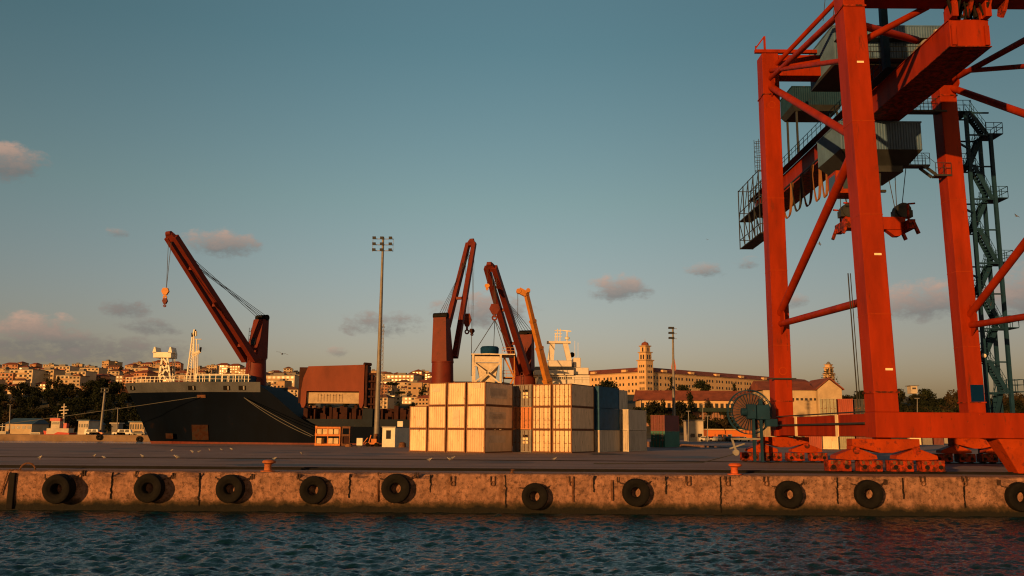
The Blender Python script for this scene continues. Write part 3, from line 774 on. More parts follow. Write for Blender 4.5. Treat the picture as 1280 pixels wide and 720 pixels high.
# cross walkways between girder and stair leg
for (pa_, pb_, dn) in (((1128, 139), (1168, 141), False), ((1132, 207), (1160, 209), True)):
    A_ = at(*pa_, 74.0); B_ = at(*pb_, 74.0)
    m = MB(); m.box((A_.x, 73.6, A_.z-.15), (B_.x if dn else XR-LEGW/2-.02, 74.4, A_.z)); railing(m, (A_.x, 73.6, A_.z), (B_.x, 73.6, A_.z), 1.0, .6); railing(m, (A_.x, 74.4, A_.z), (B_.x, 74.4, A_.z), 1.0, .6)
    if dn:
        C_ = at(1171, 214, 74.0); C2 = at(1152, 208, 74.0)
        for y in (73.6, 74.4): m.beam((C2.x, y, A_.z-.1), (C2.x+1.0, y, A_.z-.9), .06, .26)
        m.box((C2.x+1.0, 73.6, A_.z-1.0), (XR-LEGW/2, 74.4, A_.z-.85)); railing(m, (C2.x+1.0, 73.6, A_.z-.85), (XR-.75, 73.6, A_.z-.85), 1.0, .5)
        m.tube((C2.x, 73.6, A_.z+1), (C2.x+1.0, 73.6, A_.z+.15), .022, n=4)
    m.build('cross_walkway', M['dark_steel'], crane)
# bogies
def bogie(cx, cy):
    b = hub('bogie', crane)
    P = lambda x, z: (cx+x, cy-.5, z)
    m = MB()
    m.prism([P(-2.0, 2.05), P(2.0, 2.05), P(2.0, 1.62), P(.35, 1.22), P(-.35, 1.22), P(-2.0, 1.62)], (0, 1.0, 0))
    m.box((cx-.4, cy-.3, 1.3), (cx+.4, cy+.3, SB-.003))
    m.build('main_equalizer', M['crane_orange'], b, bevel=.03)
    m = MB()
    for x in (-1.8, 1.8):
        for y in (-.53, .5): m.tube((cx+x, cy+y, 1.35), (cx+x, cy+y+.03, 1.35), .22, n=12)
    m.build_each('pivot_pin', M['crane_dirty'], b)
    for s_ in (-1, 1):
        m = MB(); o = s_*1.8
        m.prism([P(o-1.25, .86), P(o-1.2, 1.08), P(o-.3, 1.42), P(o+.3, 1.42), P(o+1.2, 1.08), P(o+1.25, .86), P(o+.5, .80), P(o-.5, .80)], (0, 1.0, 0))
        m.box((cx+o-.25, cy-.4, 1.42), (cx+o+.25, cy+.4, 1.62)); m.build('equalizer', M['crane_orange'], b, bevel=.02)
    for xx in (-2.78, -.92, .92, 2.78):
        m = MB(); m.box((cx+xx-.68, cy-.42, .14), (cx+xx+.68, cy+.42, .797)); w_ = m.build('wheel_box', M['crane_dirty'], b, bevel=.02)
        m = MB()
        for wx in (-.4, .4):
            m.tube((cx+xx+wx, cy-.30, .34), (cx+xx+wx, cy+.30, .34), .28, n=16); m.tube((cx+xx+wx, cy-.47, .40), (cx+xx+wx, cy-.42, .40), .13, n=10)
        m.build('wheel', M['black'], w_)
        m = MB()
        for k in range(3): m.box((cx+xx-.55+k*.42, cy-.45, .55), (cx+xx-.40+k*.42, cy-.423, .75))
        m.build_each('bearing_cap', M['rust'], w_)
    return b
for x in (XL, XR):
    for y in (YF, YB): bogie(x, y)
# storm anchor bracket under the middle of the front sill
t0 = at(1246, 548, YF-.6); t1 = at(1274, 596, YF-.6)
m = MB(); cx = XC + .62; hw0 = cx - t0.x; hw1 = cx - t1.x
m.hexa([(cx-hw1, YF-.6, .08), (cx+hw1, YF-.6, .08), (cx+hw1, YF+.5, .08), (cx-hw1, YF+.5, .08)], [(cx-hw0, YF-.75, SB-.003), (cx+hw0, YF-.75, SB-.003), (cx+hw0, YF+.75, SB-.003), (cx-hw0, YF+.75, SB-.003)])
ab = m.build('anchor_bracket', M['crane_orange'], crane, bevel=.03)
m = MB(); m.lathe([(.28, -.10), (.28, 0), (.16, 0), (.16, -.10)], (cx-.05, YF-.62, .62), 'Y', 18, closed=True); m.build('anchor_ring', M['steel'], ab)
m = MB(); m.tube((cx-.05, YF-.70, .62), (cx-.05, YF-.58, .62), .15, n=14); m.build('anchor_pin', M['dark_steel'], ab)
# cable reel beside the back left leg
rl = hub('cable_reel', crane)
rc = at(937, 515, 72.6); RR = 1.78
M['coil'] = mat('coiled_cable', (0.085, 0.038, 0.028), .8, var=.35, scale=2.5)
m = MB(); m.lathe([(RR*.80, -.05), (RR*.80, .12), (.35, .12), (.35, -.05)], (rc.x, rc.y, rc.z), 'Y', 40, closed=True); m.build('cable_coil', M['coil'], rl)
for dy in (-.16, .22):
    m = MB(); m.lathe([(RR, 0), (RR, .05), (RR-.06, .05), (RR-.06, 0)], (rc.x, rc.y+dy, rc.z), 'Y', 48, closed=True)
    m.lathe([(RR*.83, 0), (RR*.83, .04), (RR*.83-.05, .04), (RR*.83-.05, 0)], (rc.x, rc.y+dy, rc.z), 'Y', 48, closed=True); m.build('rim', M['teal_steel'], rl)
    m = MB()
    for k in range(32):
        t = 2*math.pi*k/32; m.tube((rc.x+.3*math.cos(t), rc.y+dy+.02, rc.z+.3*math.sin(t)), (rc.x+(RR-.03)*math.cos(t), rc.y+dy+.02, rc.z+(RR-.03)*math.sin(t)), .022, n=4)
    m.build('spokes', M['teal_steel'], rl)
m = MB(); m.box((rc.x-.35, rc.y-.75, rc.z-.55), (rc.x+.35, rc.y-.22, rc.z+.6)); m.box((rc.x+.4, rc.y-.85, rc.z-.6), (rc.x+1.4, rc.y-.25, rc.z+.55)); m.box((rc.x+1.1, rc.y-.8, rc.z-1.15), (rc.x+2.0, rc.y-.2, rc.z-.55)); m.tube((rc.x-.8, rc.y-.5, rc.z), (rc.x-.35, rc.y-.5, rc.z), .3, n=12); m.box((rc.x+.6, rc.y-.7, rc.z+.55), (rc.x+.9, rc.y-.4, rc.z+1.0)); m.build('gearbox', M['teal_steel'], rl, bevel=.03)
for dx in (.15, .75):
    m = MB(); m.beam((rc.x+dx, rc.y-.5, .1), (rc.x+dx, rc.y-.5, rc.z-.55), .2, .2); m.build('reel_post', M['teal_steel'], rl)
m = MB(); m.box((rc.x-1.6, rc.y-.7, rc.z-2.2), (rc.x+.6, rc.y-.1, rc.z-2.05)); m.beam((rc.x-1.6, rc.y-.4, rc.z-2.1), (rc.x-1.2, rc.y-.4, rc.z-3.4), .15, .15); m.beam((rc.x-1.8, rc.y-.4, rc.z-2.9), (rc.x-.6, rc.y-.4, rc.z-2.5), .12, .12); m.tube((rc.x-1.3, rc.y-.5, rc.z-3.2), (rc.x-1.3, rc.y-.2, rc.z-3.2), .25, n=10)
m.build('cable_guide', M['steel'], rl)
m = MB(); pts = [(rc.x-1.3, rc.y-.4, rc.z-3.3)] + [(rc.x-2-k*2.2, rc.y-.4-k*.9, .03+.5*max(0, 1-k)) for k in range(6)]; m.path(pts, .035, n=5); m.build('power_cable', M['cable_dark'], rl)
# white box and control cabinet on the back left corner
p0 = at(986, 530, 73.2); p1 = at(997, 538, 73.2); m = MB(); m.box((p0.x, 73.0, p1.z), (p1.x, 73.4, p0.z)); cb = m.build('control_box', M['white'], crane, bevel=.02)
m = MB(); m.beam((p0.x+.4, 73.2, p1.z-.7), (p0.x+.4, 73.2, p1.z-.003), .12, .12); m.build('box_post', M['dark_steel'], cb)
m = MB(); zz = at(1000, 510, YB-1).z
m.box((XL-1.2, YB-LEGD/2-.25, 6.7), (XL+1.0, YB-LEGD/2-.05, 6.82)); m.build('leg_tray', M['dark_steel'], LEGS[(XL, False)])
# hoses and ladder on the inside of the front legs
m = MB(); xx = XL - LEGW/2 - .06
y2 = leg_pt(True, 11) + .3; m.tube((xx-.2, leg_pt(True, 4)+1.2, 4), (xx-.2, leg_pt(True, 12)+1.2, 12.4), .04, n=5); m.tube((xx-.05, leg_pt(True, 4)+1.2, 4), (xx-.05, leg_pt(True, 12)+1.2, 12.4), .03, n=5); m.build('conduit', M['dark_steel'], LEGS[(XL, True)])
# ================================================================== containers
CONT = {}
M['c_cream'] = mat('container_cream', (0.62, 0.445, 0.29), 0.6, var=.18, scale=.9, rust=.40, rscale=1.6, rustcol=(0.17, 0.07, 0.03), stretch=(1.6, 1.6, .5), rnd=.13)
M['c_creamdoor'] = mat('container_cream_door', (0.62, 0.445, 0.285), 0.6, var=.2, scale=1.2, rust=.42, rscale=2.2, rustcol=(0.14, 0.05, 0.02), stretch=(1.4, 1.4, .5), rnd=.07)
M['c_grey'] = mat('container_bluegrey', (0.17, 0.15, 0.14), 0.6, var=.2, rust=.4, rnd=.06)
M['c_orange'] = mat('container_orange', (0.42, 0.15, 0.05), 0.6, var=.2, rust=.42, rnd=.05)
M['c_teal'] = mat('container_teal', (0.016, 0.072, 0.150), 0.6, spec=.15, var=.25, rust=.25, rnd=.08)
M['c_tan'] = mat('container_tan', (0.40, 0.34, 0.27), 0.65, var=.25, rust=.42, stretch=(2, 2, .3), rnd=.08)
M['c_maroon'] = mat('container_maroon', (0.11, 0.022, 0.020), 0.6, var=.2, rust=.3)
M['c_green'] = mat('container_green', (0.015, 0.10, 0.085), 0.55, var=.2, rust=.25)
M['c_red'] = mat('container_red', (0.24, 0.035, 0.012), 0.6, var=.2, rust=.35, stretch=(2, 2, .4))
M['c_navy'] = mat('container_navy', (0.012, 0.016, 0.026), 0.6, var=.2, rust=.2)
M['c_greendoor'] = mat('container_greygreen', (0.22, 0.21, 0.15), 0.6, var=.2, rust=.4)
M['c_frame'] = mat('container_frame_rust', (0.15, 0.062, 0.03), 0.75, var=.35, scale=3, rust=.55, rscale=4)
M['patch'] = mat('repaint_patch', (0.52, 0.41, 0.30), 0.7, var=.2)
CW, CH = 2.44, 2.59
def corr(m, a, b, z0, z1, nrm, pitch=.278, dep=.036, mi=0):
    a = V3(a); b = V3(b); L_ = (b-a).length; n = max(3, round(L_/pitch)); prof = []
    for k in range(n):
        for t, o in ((0, 0), (.46, 0), (.62, 1), (.84, 1)): prof.append(((k+t)/n, o))
    prof.append((1, 0)); vs = []
    for zz in (z0, z1):
        for t, o in prof:
            p = a.lerp(b, t) - V3(nrm) * (o*dep); vs.append((p.x, p.y, zz))
    k = len(prof); m.add(vs, [(i, i+1, k+i+1, k+i) for i in range(k-1)], mi)
def make_container(name, body, L_=6.06, doors=False, marks=None, frame=None, h=CH):
    """local: front face at y = 0 facing -y, x across, z up"""
    r = thing(name, 'container', 'container')
    w = CW/2; f = .055
    sh = MB()
    corr(sh, (-w+f, .03, 0), (w-f, .03, 0), .14, h-.11, (0, -1, 0), dep=.06) if not doors else None
    corr(sh, (w-.03, f, 0), (w-.03, L_-f, 0), .14, h-.09, (1, 0, 0), dep=.003); corr(sh, (-w+.03, L_-f, 0), (-w+.03, f, 0), .14, h-.09, (-1, 0, 0), dep=.003)
    corr(sh, (w-f, L_-.03, 0), (-w+f, L_-.03, 0), .14, h-.11, (0, 1, 0))
    sh.box((-w+.04, .06, h-.06), (w-.04, L_-.06, h-.02)); sh.box((-w+.04, .06, .10), (w-.04, L_-.06, .16))
    sh.build('shell', body, r, local=True)
    fr = MB()
    for x in (-w+.06, w-.06):
        for y in (.06, L_-.06):
            fr.box((x-.06, y-.06, .12), (x+.06, y+.06, h-.12))
            for z0 in (0.0, h-.12): fr.box((x-.075 if x < 0 else x-.09, y-.065 if y < 1 else y-.10, z0), (x+.09 if x < 0 else x+.075, y+.10 if y < 1 else y+.065, z0+.119))
    for z0, z1 in ((.02, .14), (h-.11, h-.015)):
        for y in (.05, L_-.05): fr.box((-w+.125, y-.045, z0), (w-.125, y+.045, z1))
        for x in (-w+.045, w-.045): fr.box((x-.04, .17, z0), (x+.04, L_-.17, z1))
    fr.build('frame', frame or body, r, local=True)
    if doors:
        for s_ in (-1, 1):
            d = MB(); x0, x1 = (-w+.13, -.012) if s_ < 0 else (.012, w-.13)
            corr(d, (x0, .035, 0), (x1, .035, 0), .15, h-.12, (0, -1, 0), pitch=.36, dep=.022)
            d.box((x0, .0, .145), (x0+.05, .034, h-.115)); d.box((x1-.05, .0, .145), (x1, .034, h-.115))
            do = d.build('door', body, r, local=True)
            for t in (.25, .75):
                x = x0 + (x1-x0)*t; k = MB(); k.tube((x, -.03, .12), (x, -.03, h-.09), .024, n=6)
                for zz in (.16, .55, 1.2, 1.9, h-.16): k.box((x-.055, -.045, zz), (x+.055, .0, zz+.07))
                k.box((x-.03 if s_ > 0 else x-.30, -.055, 1.05), (x+.30 if s_ > 0 else x+.03, -.03, 1.11))
                k.build('lock_rod', M['c_frame'] if body is not M['c_teal'] else body, do, local=True)
    for (x0, x1, z0, z1, mm) in (marks or []):
        q = MB(); q.box((x0, -.012, z0), (x1, -.002 if not doors else .03, z1)); q.build('label_plate', mm, r, local=True)
    return r
TH = R(30)
E1 = Vector((math.cos(TH), -math.sin(TH), 0)); E2 = Vector((math.sin(TH), math.cos(TH), 0))
STEP = 2.60
pro = {}
def put(kind, loc, rz, label, group):
    p = pro[kind]; used = p.get('used', False)
    o = place_copy(p['o'], used, loc, rz, label, group); p['used'] = True
    WLOC[o.name] = Vector(loc); return o
wm_ = M['cream_mark']
pro['cream'] = dict(o=make_container('shipping_container', M['c_cream'], frame=M['c_frame']))
pro['creamdoor'] = dict(o=make_container('shipping_container', M['c_creamdoor'], doors=True, frame=M['c_frame']))
pro['grey'] = dict(o=make_container('shipping_container', M['c_grey'], doors=True, marks=[(.1, .75, 1.75, 2.0, M['black']), (.1, .42, 1.4, 1.66, wm_), (.5, .8, 1.4, 1.66, wm_), (.1, .42, 1.0, 1.25, wm_), (.5, .8, 1.0, 1.25, wm_)]))
pro['orange'] = dict(o=make_container('shipping_container', M['c_orange'], doors=True))
pro['teal'] = dict(o=make_container('shipping_container', M['c_teal'], doors=True, marks=[(-.9, -.5, 1.9, 2.1, M['steel']), (-.9, -.5, 1.4, 1.6, M['steel']), (-.9, -.5, .9, 1.1, M['steel'])]))
pro['tan'] = dict(o=make_container('shipping_container', M['c_tan'], frame=M['c_tan']))
colname = ['rightmost', 'second from the right', 'third from the right', 'leftmost']
lvname = ['bottom', 'middle', 'top']
C1 = G(606, 566); C1 = Vector((-2.85, 99.5, 0))
gA = 'cream containers of the front left block'
patches = {(2, 0): (-.35, .25, .55, 1.7), (0, 1): None, (1, 3): (-.3, .6, .25, 1.0)}
dname = 'cream ribbed container, {} level, {} column of the front left block'
for c in range(4):
    for l in range(3 if c < 3 else 2):
        jit = (random.random()-.5)*.05
        loc = C1 - E1*(STEP*c + CW/2) + E2*jit + Vector((0, 0, l*(CH+.012)))
        lab = dname.format(lvname[l] if c < 3 or l == 0 else 'upper', colname[c])
        o = put('cream', loc, -TH, lab, gA)
        pt = {(1, 1): (-.5, .45, .3, 2.1), (3, 1): (-.25, .7, .3, 1.0), (2, 2): (-.7, .3, 1.55, 2.0), (0, 2): (-.5, .5, 1.9, 2.4)}.get((c, l))
        if pt:
            q = MB(); q.box((pt[0], .010, pt[2]), (pt[1], .034, pt[3])); q.build('repaint_patch', M['patch'], o, local=True)
        if c == 0:
            z0, z1, y0, y1 = [(1.1, 1.9, 1.0, 4.5), (.6, 1.7, 1.6, 4.0), (.8, 2.0, 1.3, 4.8)][l]
            q = MB(); q.box((CW/2-.05, y0, z0), (CW/2-.010, y1, z1)); q.build('repaint_patch', M['patch'], o, local=True)
C2 = Vector((6.84, 102.3, 0))
gB = 'containers of the front right block'
for c, (kind) in enumerate((('creamdoor',)*3, ('creamdoor',)*3, ('grey', 'orange', 'grey'))):
    for l in range(3):
        loc = C2 - E1*(STEP*c + CW/2 - .0) + Vector((0, 0, l*(CH+.012))) + E2*(random.random()-.5)*.05
        k = kind[l]
        if c < 2: lab = 'cream container showing closed rusty doors, {} level of the {} door column'.format(lvname[l], ('right', 'left')[c])
        elif k == 'orange': lab = 'faded orange container showing its doors between two blue grey ones'
        else: lab = 'blue grey container with pale door labels, {} of the narrow column'.format(lvname[l])
        o = put(k, loc, -TH, lab, gB)
C3 = Vector((10.47, 107.5, 0))
for c in range(3):
    for l in range(3):
        loc = C3 - E1*(STEP*c + CW/2) + Vector((0, 0, l*(CH+.012)))
        if c > 0 and l < 2 and c == 2: continue
        k = 'tan' if l == 0 else 'teal'
        if c == 0: lab = ('weathered tan container at ground level beneath the teal containers', 'lower of two teal containers, resting on a tan one', 'upper of two teal containers, topping the second block')[l]
        else: lab = 'hidden container behind the cream doors, {} level, {} column left of teal'.format(lvname[l], ('', 'first', 'second')[c])
        o = put(k, loc, -TH, lab, 'containers of the second row')
C4 = Vector((14.56, 112.4, 0))
for c in range(2):
    for l in range(2 if c == 0 else 3):
        loc = C4 - E1*(STEP*c + CW/2) + Vector((0, 0, l*(CH+.012)))
        if c == 0: lab = ('lower', 'upper')[l] + ' cream grey container of the two high stack at the right end'
        else: lab = ('lowest container in the column beside the two high stack', 'middle container in the column beside the two high stack', 'cream container peeping out high beside the upper teal one')[l]
        o = put('tan', loc, -TH, lab, 'containers of the third row')
# pair of long containers behind
TH5 = R(33)
e15 = Vector((math.cos(TH5), -math.sin(TH5), 0))
c5 = at(831, 541, 147); c5 = Vector((c5.x, 147, 0))
for l, (nm, lab) in enumerate((('c_green', 'dark green container on the ground with pale door marks'), ('c_maroon', 'maroon container stacked on the dark green one'))):
    r = make_container('shipping_container', M[nm], L_=6.06, doors=True, marks=[(-.9, -.55, 1.9, 2.1, M['steel']), (-.9, -.55, 1.5, 1.62, M['steel']), (.5, .95, 1.7, 2.1, M['steel']), (.5, .95, 1.1, 1.3, M['steel'])] if l == 0 else None)
    r.location = c5 - e15*(CW/2) + Vector((0, 0, l*(CH+.012))); r.rotation_euler = (0, 0, -TH5); r['label'] = lab; r['group'] = 'two containers stacked behind the blocks'
# stack seen through the crane
gC = 'containers seen through the crane legs'
def seen(px0, px1, Yd, z, mat_, lab, L_=6.06, doors=True, rz=-R(19.5)):
    a = at(px0, 545, Yd); b = at(px1, 545, Yd); r = make_container('shipping_container', M[mat_], L_=L_, doors=doors)
    s_ = 1.0
    r.location = ((a.x+b.x)/2, Yd, z); r.rotation_euler = (0, 0, rz); r['label'] = lab; r['group'] = gC
    return r
Yc = 141.0
for l in range(3):
    z = l*(CH+.012)
    seen(1027, 1047, Yc, z, ('c_cream', 'c_tan', 'c_greendoor')[l], ('cream container on the ground, seen below the crane side beam', 'tan container between the crane legs, mostly behind the side beam', 'grey green container with closed doors, above the crane side beam')[l], doors=l == 2)
    seen(1048.5, 1067, Yc+.1, z, ('c_greendoor', 'c_orange', 'c_red')[l], ('grey green container on the ground behind the crane bogie', 'orange container behind the crane side beam', 'bright red container right of the grey green doors')[l], doors=False)
    seen(1070, 1089, Yc+.2, z, ('c_maroon', 'c_navy', 'c_navy')[l], ('maroon container on the ground behind the front crane leg', 'navy container hidden behind the crane beam', 'dark navy container beside the bright red one')[l], doors=True)
seen(1008, 1025, Yc+.2, 0, 'c_red', 'rusty red container on the ground left of the cream one', doors=False)
for (p0, p1, Yd, nm, lab) in ((1138, 1150, 215, 'c_cream', 'pale cream container far away below the front beam'), (1152, 1164, 216, 'c_grey', 'grey container far away below the front beam'), (1166, 1178, 217, 'c_maroon', 'dark red container far away below the front beam')):
    seen(p0, p1, Yd, 0, nm, lab, doors=False)
# ================================================================== the cargo ship behind the pier
M['hull'] = mat('hull_black', (0.0009, 0.0026, 0.0075), 0.7, spec=.05, var=.4, scale=.25, rust=.30, rscale=.5, rustcol=(0.012, 0.006, 0.004), stretch=(1, 1, .5))
M['bulwark'] = mat('bulwark_grey', (0.058, 0.064, 0.078), 0.6, var=.3, scale=.4, rust=.35, rscale=.8, stretch=(1, 1, .4))
M['hull_red'] = mat('hull_bottom_red', (0.10, 0.015, 0.008), 0.7, var=.3, rust=.4)
M['ship_red'] = mat('ship_crane_red', (0.105, 0.015, 0.008), 0.6, spec=.2, var=.2, scale=.6, rust=.45, rscale=.9, rustcol=(0.05, 0.012, 0.008))
M['hatch'] = mat('hatch_rust', (0.155, 0.034, 0.015), 0.8, var=.25, scale=.3, rust=.45, rscale=.6, rustcol=(0.10, 0.03, 0.018), stretch=(1, 1, .5))
M['coaming'] = mat('coaming_blue', (0.004, 0.009, 0.017), 0.6, spec=.15, var=.3, rust=.3)
M['deck_rust'] = mat('deck_rust', (0.032, 0.010, 0.007), 0.8, spec=.15, var=.4, rust=.5, rustcol=(0.02, 0.012, 0.01))
M['yellow_hook'] = mat('hook_yellow', (0.45, 0.18, 0.03), 0.6, var=.2)
M['bridge_white'] = mat('bridge_white', (0.50, 0.45, 0.39), 0.5, var=.12, rust=.24, rscale=1.2)
SY = 163.0; BEAM = 19.0
bow = at(157, 484, SY)
ship = thing('cargo_ship', 'black hulled cargo ship with rusty red deck cranes moored behind the pier', 'ship', (bow.x + 40, SY, WATER_Z))
ztop = at(200, 478, 156).z; zkn = at(200, 490, 156).z
xA = bow.x
# stations: x, half breadth at deck, at waterline, z of the rail
def station(x):
    s_ = x - xA
    hd = BEAM/2 * min(1, max(0, s_/18.0)) ** .52
    hw = BEAM/2 * min(1, max(0, (s_ - 6.5)/26.0)) ** .75
    drop = at(320, 488, 154).x
    z = ztop - (ztop - 3.0) * sst(drop - 1.5, drop + 11.5, x)
    return hd, hw, z
xs_ = list(np.linspace(xA, xA + 20, 22)) + list(np.linspace(xA + 21, xA + 46, 26)) + list(np.linspace(xA+48, xA + 91, 12))
rings = []; NR = 9
hl = MB(); vs = []
for x in xs_:
    hd, hw, z = station(x)
    for side in (-1, 1):
        row = []
        for k in range(NR):
            t = k/(NR-1)                       # 0 waterline .. 1 rail
            zz = (WATER_Z - .6) + (z - (WATER_Z - .6)) * t
            tt = min(1, max(0, (zz - WATER_Z) / (ztop - WATER_Z)))
            b_ = hw + (hd - hw) * (tt ** 1.25)
            stem = max(0, 6.5 * (1 - tt ** .95)) * max(0, 1 - (x - xA)/14.0)
            row.append((x + stem, SY + side * b_, zz))
        vs += row
n_ = 2*NR
fs = []
for i in range(len(xs_)-1):
    for s_ in (0, 1):
        for k in range(NR-1):
            a = i*n_ + s_*NR + k; fs.append((a, a+n_, a+n_+1, a+1))
    a = i*n_ + NR-1; b_ = i*n_ + 2*NR-1
    fs.append((a, a+n_, b_+n_, b_))
i = (len(xs_)-1)*n_
fs.append(tuple([i+k for k in range(NR)] + [i+NR+k for k in range(NR-1, -1, -1)]))
hl.add(vs, fs); hull = hl.build('hull', M['hull'], ship, smooth=True)
# bulwark band set proud of the hull, following the rail
bw = MB(); bv = []
drop = at(320, 488, 154).x
for x in [v for v in xs_ if v < drop + 1]:
    hd, hw, z = station(x)
    for side in (-1, 1):
        for zz, e in ((zkn, .05), (ztop + .05, .16)):
            tt = (zz - WATER_Z)/(ztop - WATER_Z); b_ = hw + (hd-hw)*min(1.0, tt)**1.25
            stem = max(0, 6.5*(1 - min(1, tt)**.95))*max(0, 1-(x-xA)/14.0)
            bv.append((x + stem - (.15 if x == xA else 0), SY + side*(b_+e), zz))
nb = len(bv)//4
bf = []
for i in range(nb-1):
    for s_ in (0, 2): bf.append((i*4+s_, (i+1)*4+s_, (i+1)*4+s_+1, i*4+s_+1))
bw.add(bv, bf); bul = bw.build('bulwark', M['bulwark'], ship, smooth=True)
def near_y(x, z):
    hd, hw, zt = station(x); tt = min(1, max(0, (z-WATER_Z)/(ztop-WATER_Z))); return SY - (hw + (hd-hw)*tt**1.25)
# fairlead openings, anchor pocket, boot topping
def hullplate(px, py, w, h, mm, name, par, dx=0):
    Yg = 154
    for _ in range(4):
        p = at(px, py, Yg); Yg = near_y(p.x, p.z)
    f = MB(); y0 = near_y(p.x-w/2, p.z); y1 = near_y(p.x+w/2, p.z); t0 = near_y(p.x, p.z+h/2) - near_y(p.x, p.z-h/2)
    e = .20
    f.hexa([(p.x-w/2, y0-e-t0/2, p.z-h/2), (p.x+w/2, y1-e-t0/2, p.z-h/2), (p.x+w/2, y1+.2-t0/2, p.z-h/2), (p.x-w/2, y0+.2-t0/2, p.z-h/2)],
           [(p.x-w/2, y0-e+t0/2, p.z+h/2), (p.x+w/2, y1-e+t0/2, p.z+h/2), (p.x+w/2, y1+.2+t0/2, p.z+h/2), (p.x-w/2, y0+.2+t0/2, p.z+h/2)])
    return f.build(name, mm, par), p
for (px, w) in ((164.5, .6), (240, 1.4), (283.5, 1.1), (303, 1.2)):
    o_, p = hullplate(px, 485.0, w, .75, M['black'], 'fairlead', bul)
    o2, p = hullplate(px + 2.2, 485.0, .25, .6, M['steel'], 'fairlead_roller', o_)
    o2.location.y -= .08
M['rust_patch'] = mat('rust_patch', (0.030, 0.011, 0.006), 0.85, spec=.1, var=.6, scale=1.2, rust=.75, rscale=1.2, rustcol=(0.02, 0.015, 0.013))
hullplate(250.5, 540.5, 3.2, 2.6, M['rust_patch'], 'anchor_pocket', hull)
o_, p = hullplate(212, 545, 1.5, .9, M['rust_patch'], 'anchor', hull)
hullplate(252, 495.5, 1.6, .5, M['rust'], 'hawse_plate', hull)
bt = MB(); bv = []
for x in xs_:
    for side in (-1, 1):
        for zz in (WATER_Z - .5, .25):
            hd, hw, z = station(x); tt = max(0, (zz-WATER_Z)/(ztop-WATER_Z)); b_ = hw+(hd-hw)*tt**1.25
            stem = max(0, 6.5*(1-tt**.95))*max(0, 1-(x-xA)/14.0); bv.append((x+stem-.06, SY+side*(b_+.05), zz))
bt.add(bv, [q for i in range(len(xs_)-1) for q in ((i*4, i*4+4, i*4+5, i*4+1), (i*4+2, i*4+6, i*4+7, i*4+3))]); bt.build('boot_topping', M['hull_red'], ship)
# forecastle rails and blue hatch screens
m = MB()
for side in (-1, 1):
    m = MB(); pts = []
    for x in np.linspace(xA + .6, drop - 1, 26):
        hd, hw, z = station(x); pts.append((x, SY + side*max(.05, hd - .25), ztop))
    for a, b in zip(pts[:-1], pts[1:]):
        m.tube(a, (a[0], a[1], ztop+1.1), .06, n=4)
        for hh in (.55, 1.1): m.tube((a[0], a[1], ztop+hh), (b[0], b[1], ztop+hh), .04, n=4)
    m.build('bow_rail', M['white'], ship)

m = MB(); xs0 = at(247, 470, 157).x; xs1 = at(312, 470, 157).x
m.box((xs0, 156.5, ztop - .1), (xs1, 168, ztop + 1.45)); sc_ = m.build('blue_screen', M['teal_steel'], ship)
m = MB()
for k in range(9): x = xs0 + (xs1-xs0)*k/8; m.box((x-.07, 156.38, ztop), (x+.07, 156.49, ztop+1.6))
m.box((xs0, 156.36, ztop+1.42), (xs1, 156.5, ztop+1.55)); m.build('screen_stanchion', M['white'], sc_)
# white foremast gantry
def px_mb(): return MB()
def P_(x, y, Y=159.0): return at(x, y, Y)
m = MB()
for (a, b) in (((198, 478), (203, 447)), ((213.5, 478), (209.5, 447)), ((198, 478), (209, 456)), ((200, 466), (213, 478)), ((201, 456), (212, 466)), ((203, 447), (211, 456))):
    for Y in (158.0, 160.2): m.beam(P_(*a, Y), P_(*b, Y), .30, .30)
a = P_(192.5, 447, 158); b = P_(215, 440.5, 158); m.box((a.x, 157.6, a.z), (b.x, 160.6, b.z))
for px in (194, 213.5):
    p = P_(px, 441, 158); m.prism([(p.x-.35, 157.6, p.z), (p.x+.35, 157.6, p.z), (p.x+.1, 157.6, p.z+1.0), (p.x-.1, 157.6, p.z+1.0)], (0, 2.5, 0))
for px in (216, 218.5):
    m.tube(P_(px, 478, 159), P_(px, 439, 159), .09, n=5)
for k in range(13): m.tube(P_(215.5, 477-k*3, 159), P_(219, 477-k*3, 159), .05, n=4)
m.build('jib_rest', M['white'], ship)
m = MB()
for (a, b, r) in (((233, 477), (241, 418), .16), ((243, 477), (242.5, 418), .13), ((238, 477), (242, 430), .10), ((244.5, 477), (246, 424), .12), ((240.5, 443), (250, 439), .25), ((241, 446), (251, 440), .12), ((243, 424), (252, 424), .07), ((247, 470), (248, 430), .08)):
    m.tube(P_(*a), P_(*b), r, n=6)
for k in range(16):
    t = k/16; m.tube(P_(233.4+7*t, 476-58*t), P_(237+5*t, 476-50*t), .05, n=4)
for (a, b) in (((242, 418), (243.5, 412)), ((245, 420), (245, 414))): m.tube(P_(*a), P_(*b), .22, n=6)
m.build('foremast', M['white'], ship)
m = MB(); m.tube(P_(243.5, 420), P_(244, 412), .2, n=6); m.tube(P_(240.5, 421), P_(240.5, 416), .2, n=6); m.tube(P_(250, 440), P_(251, 434), .2, n=6); m.build('mast_lamp', M['black'], ship)
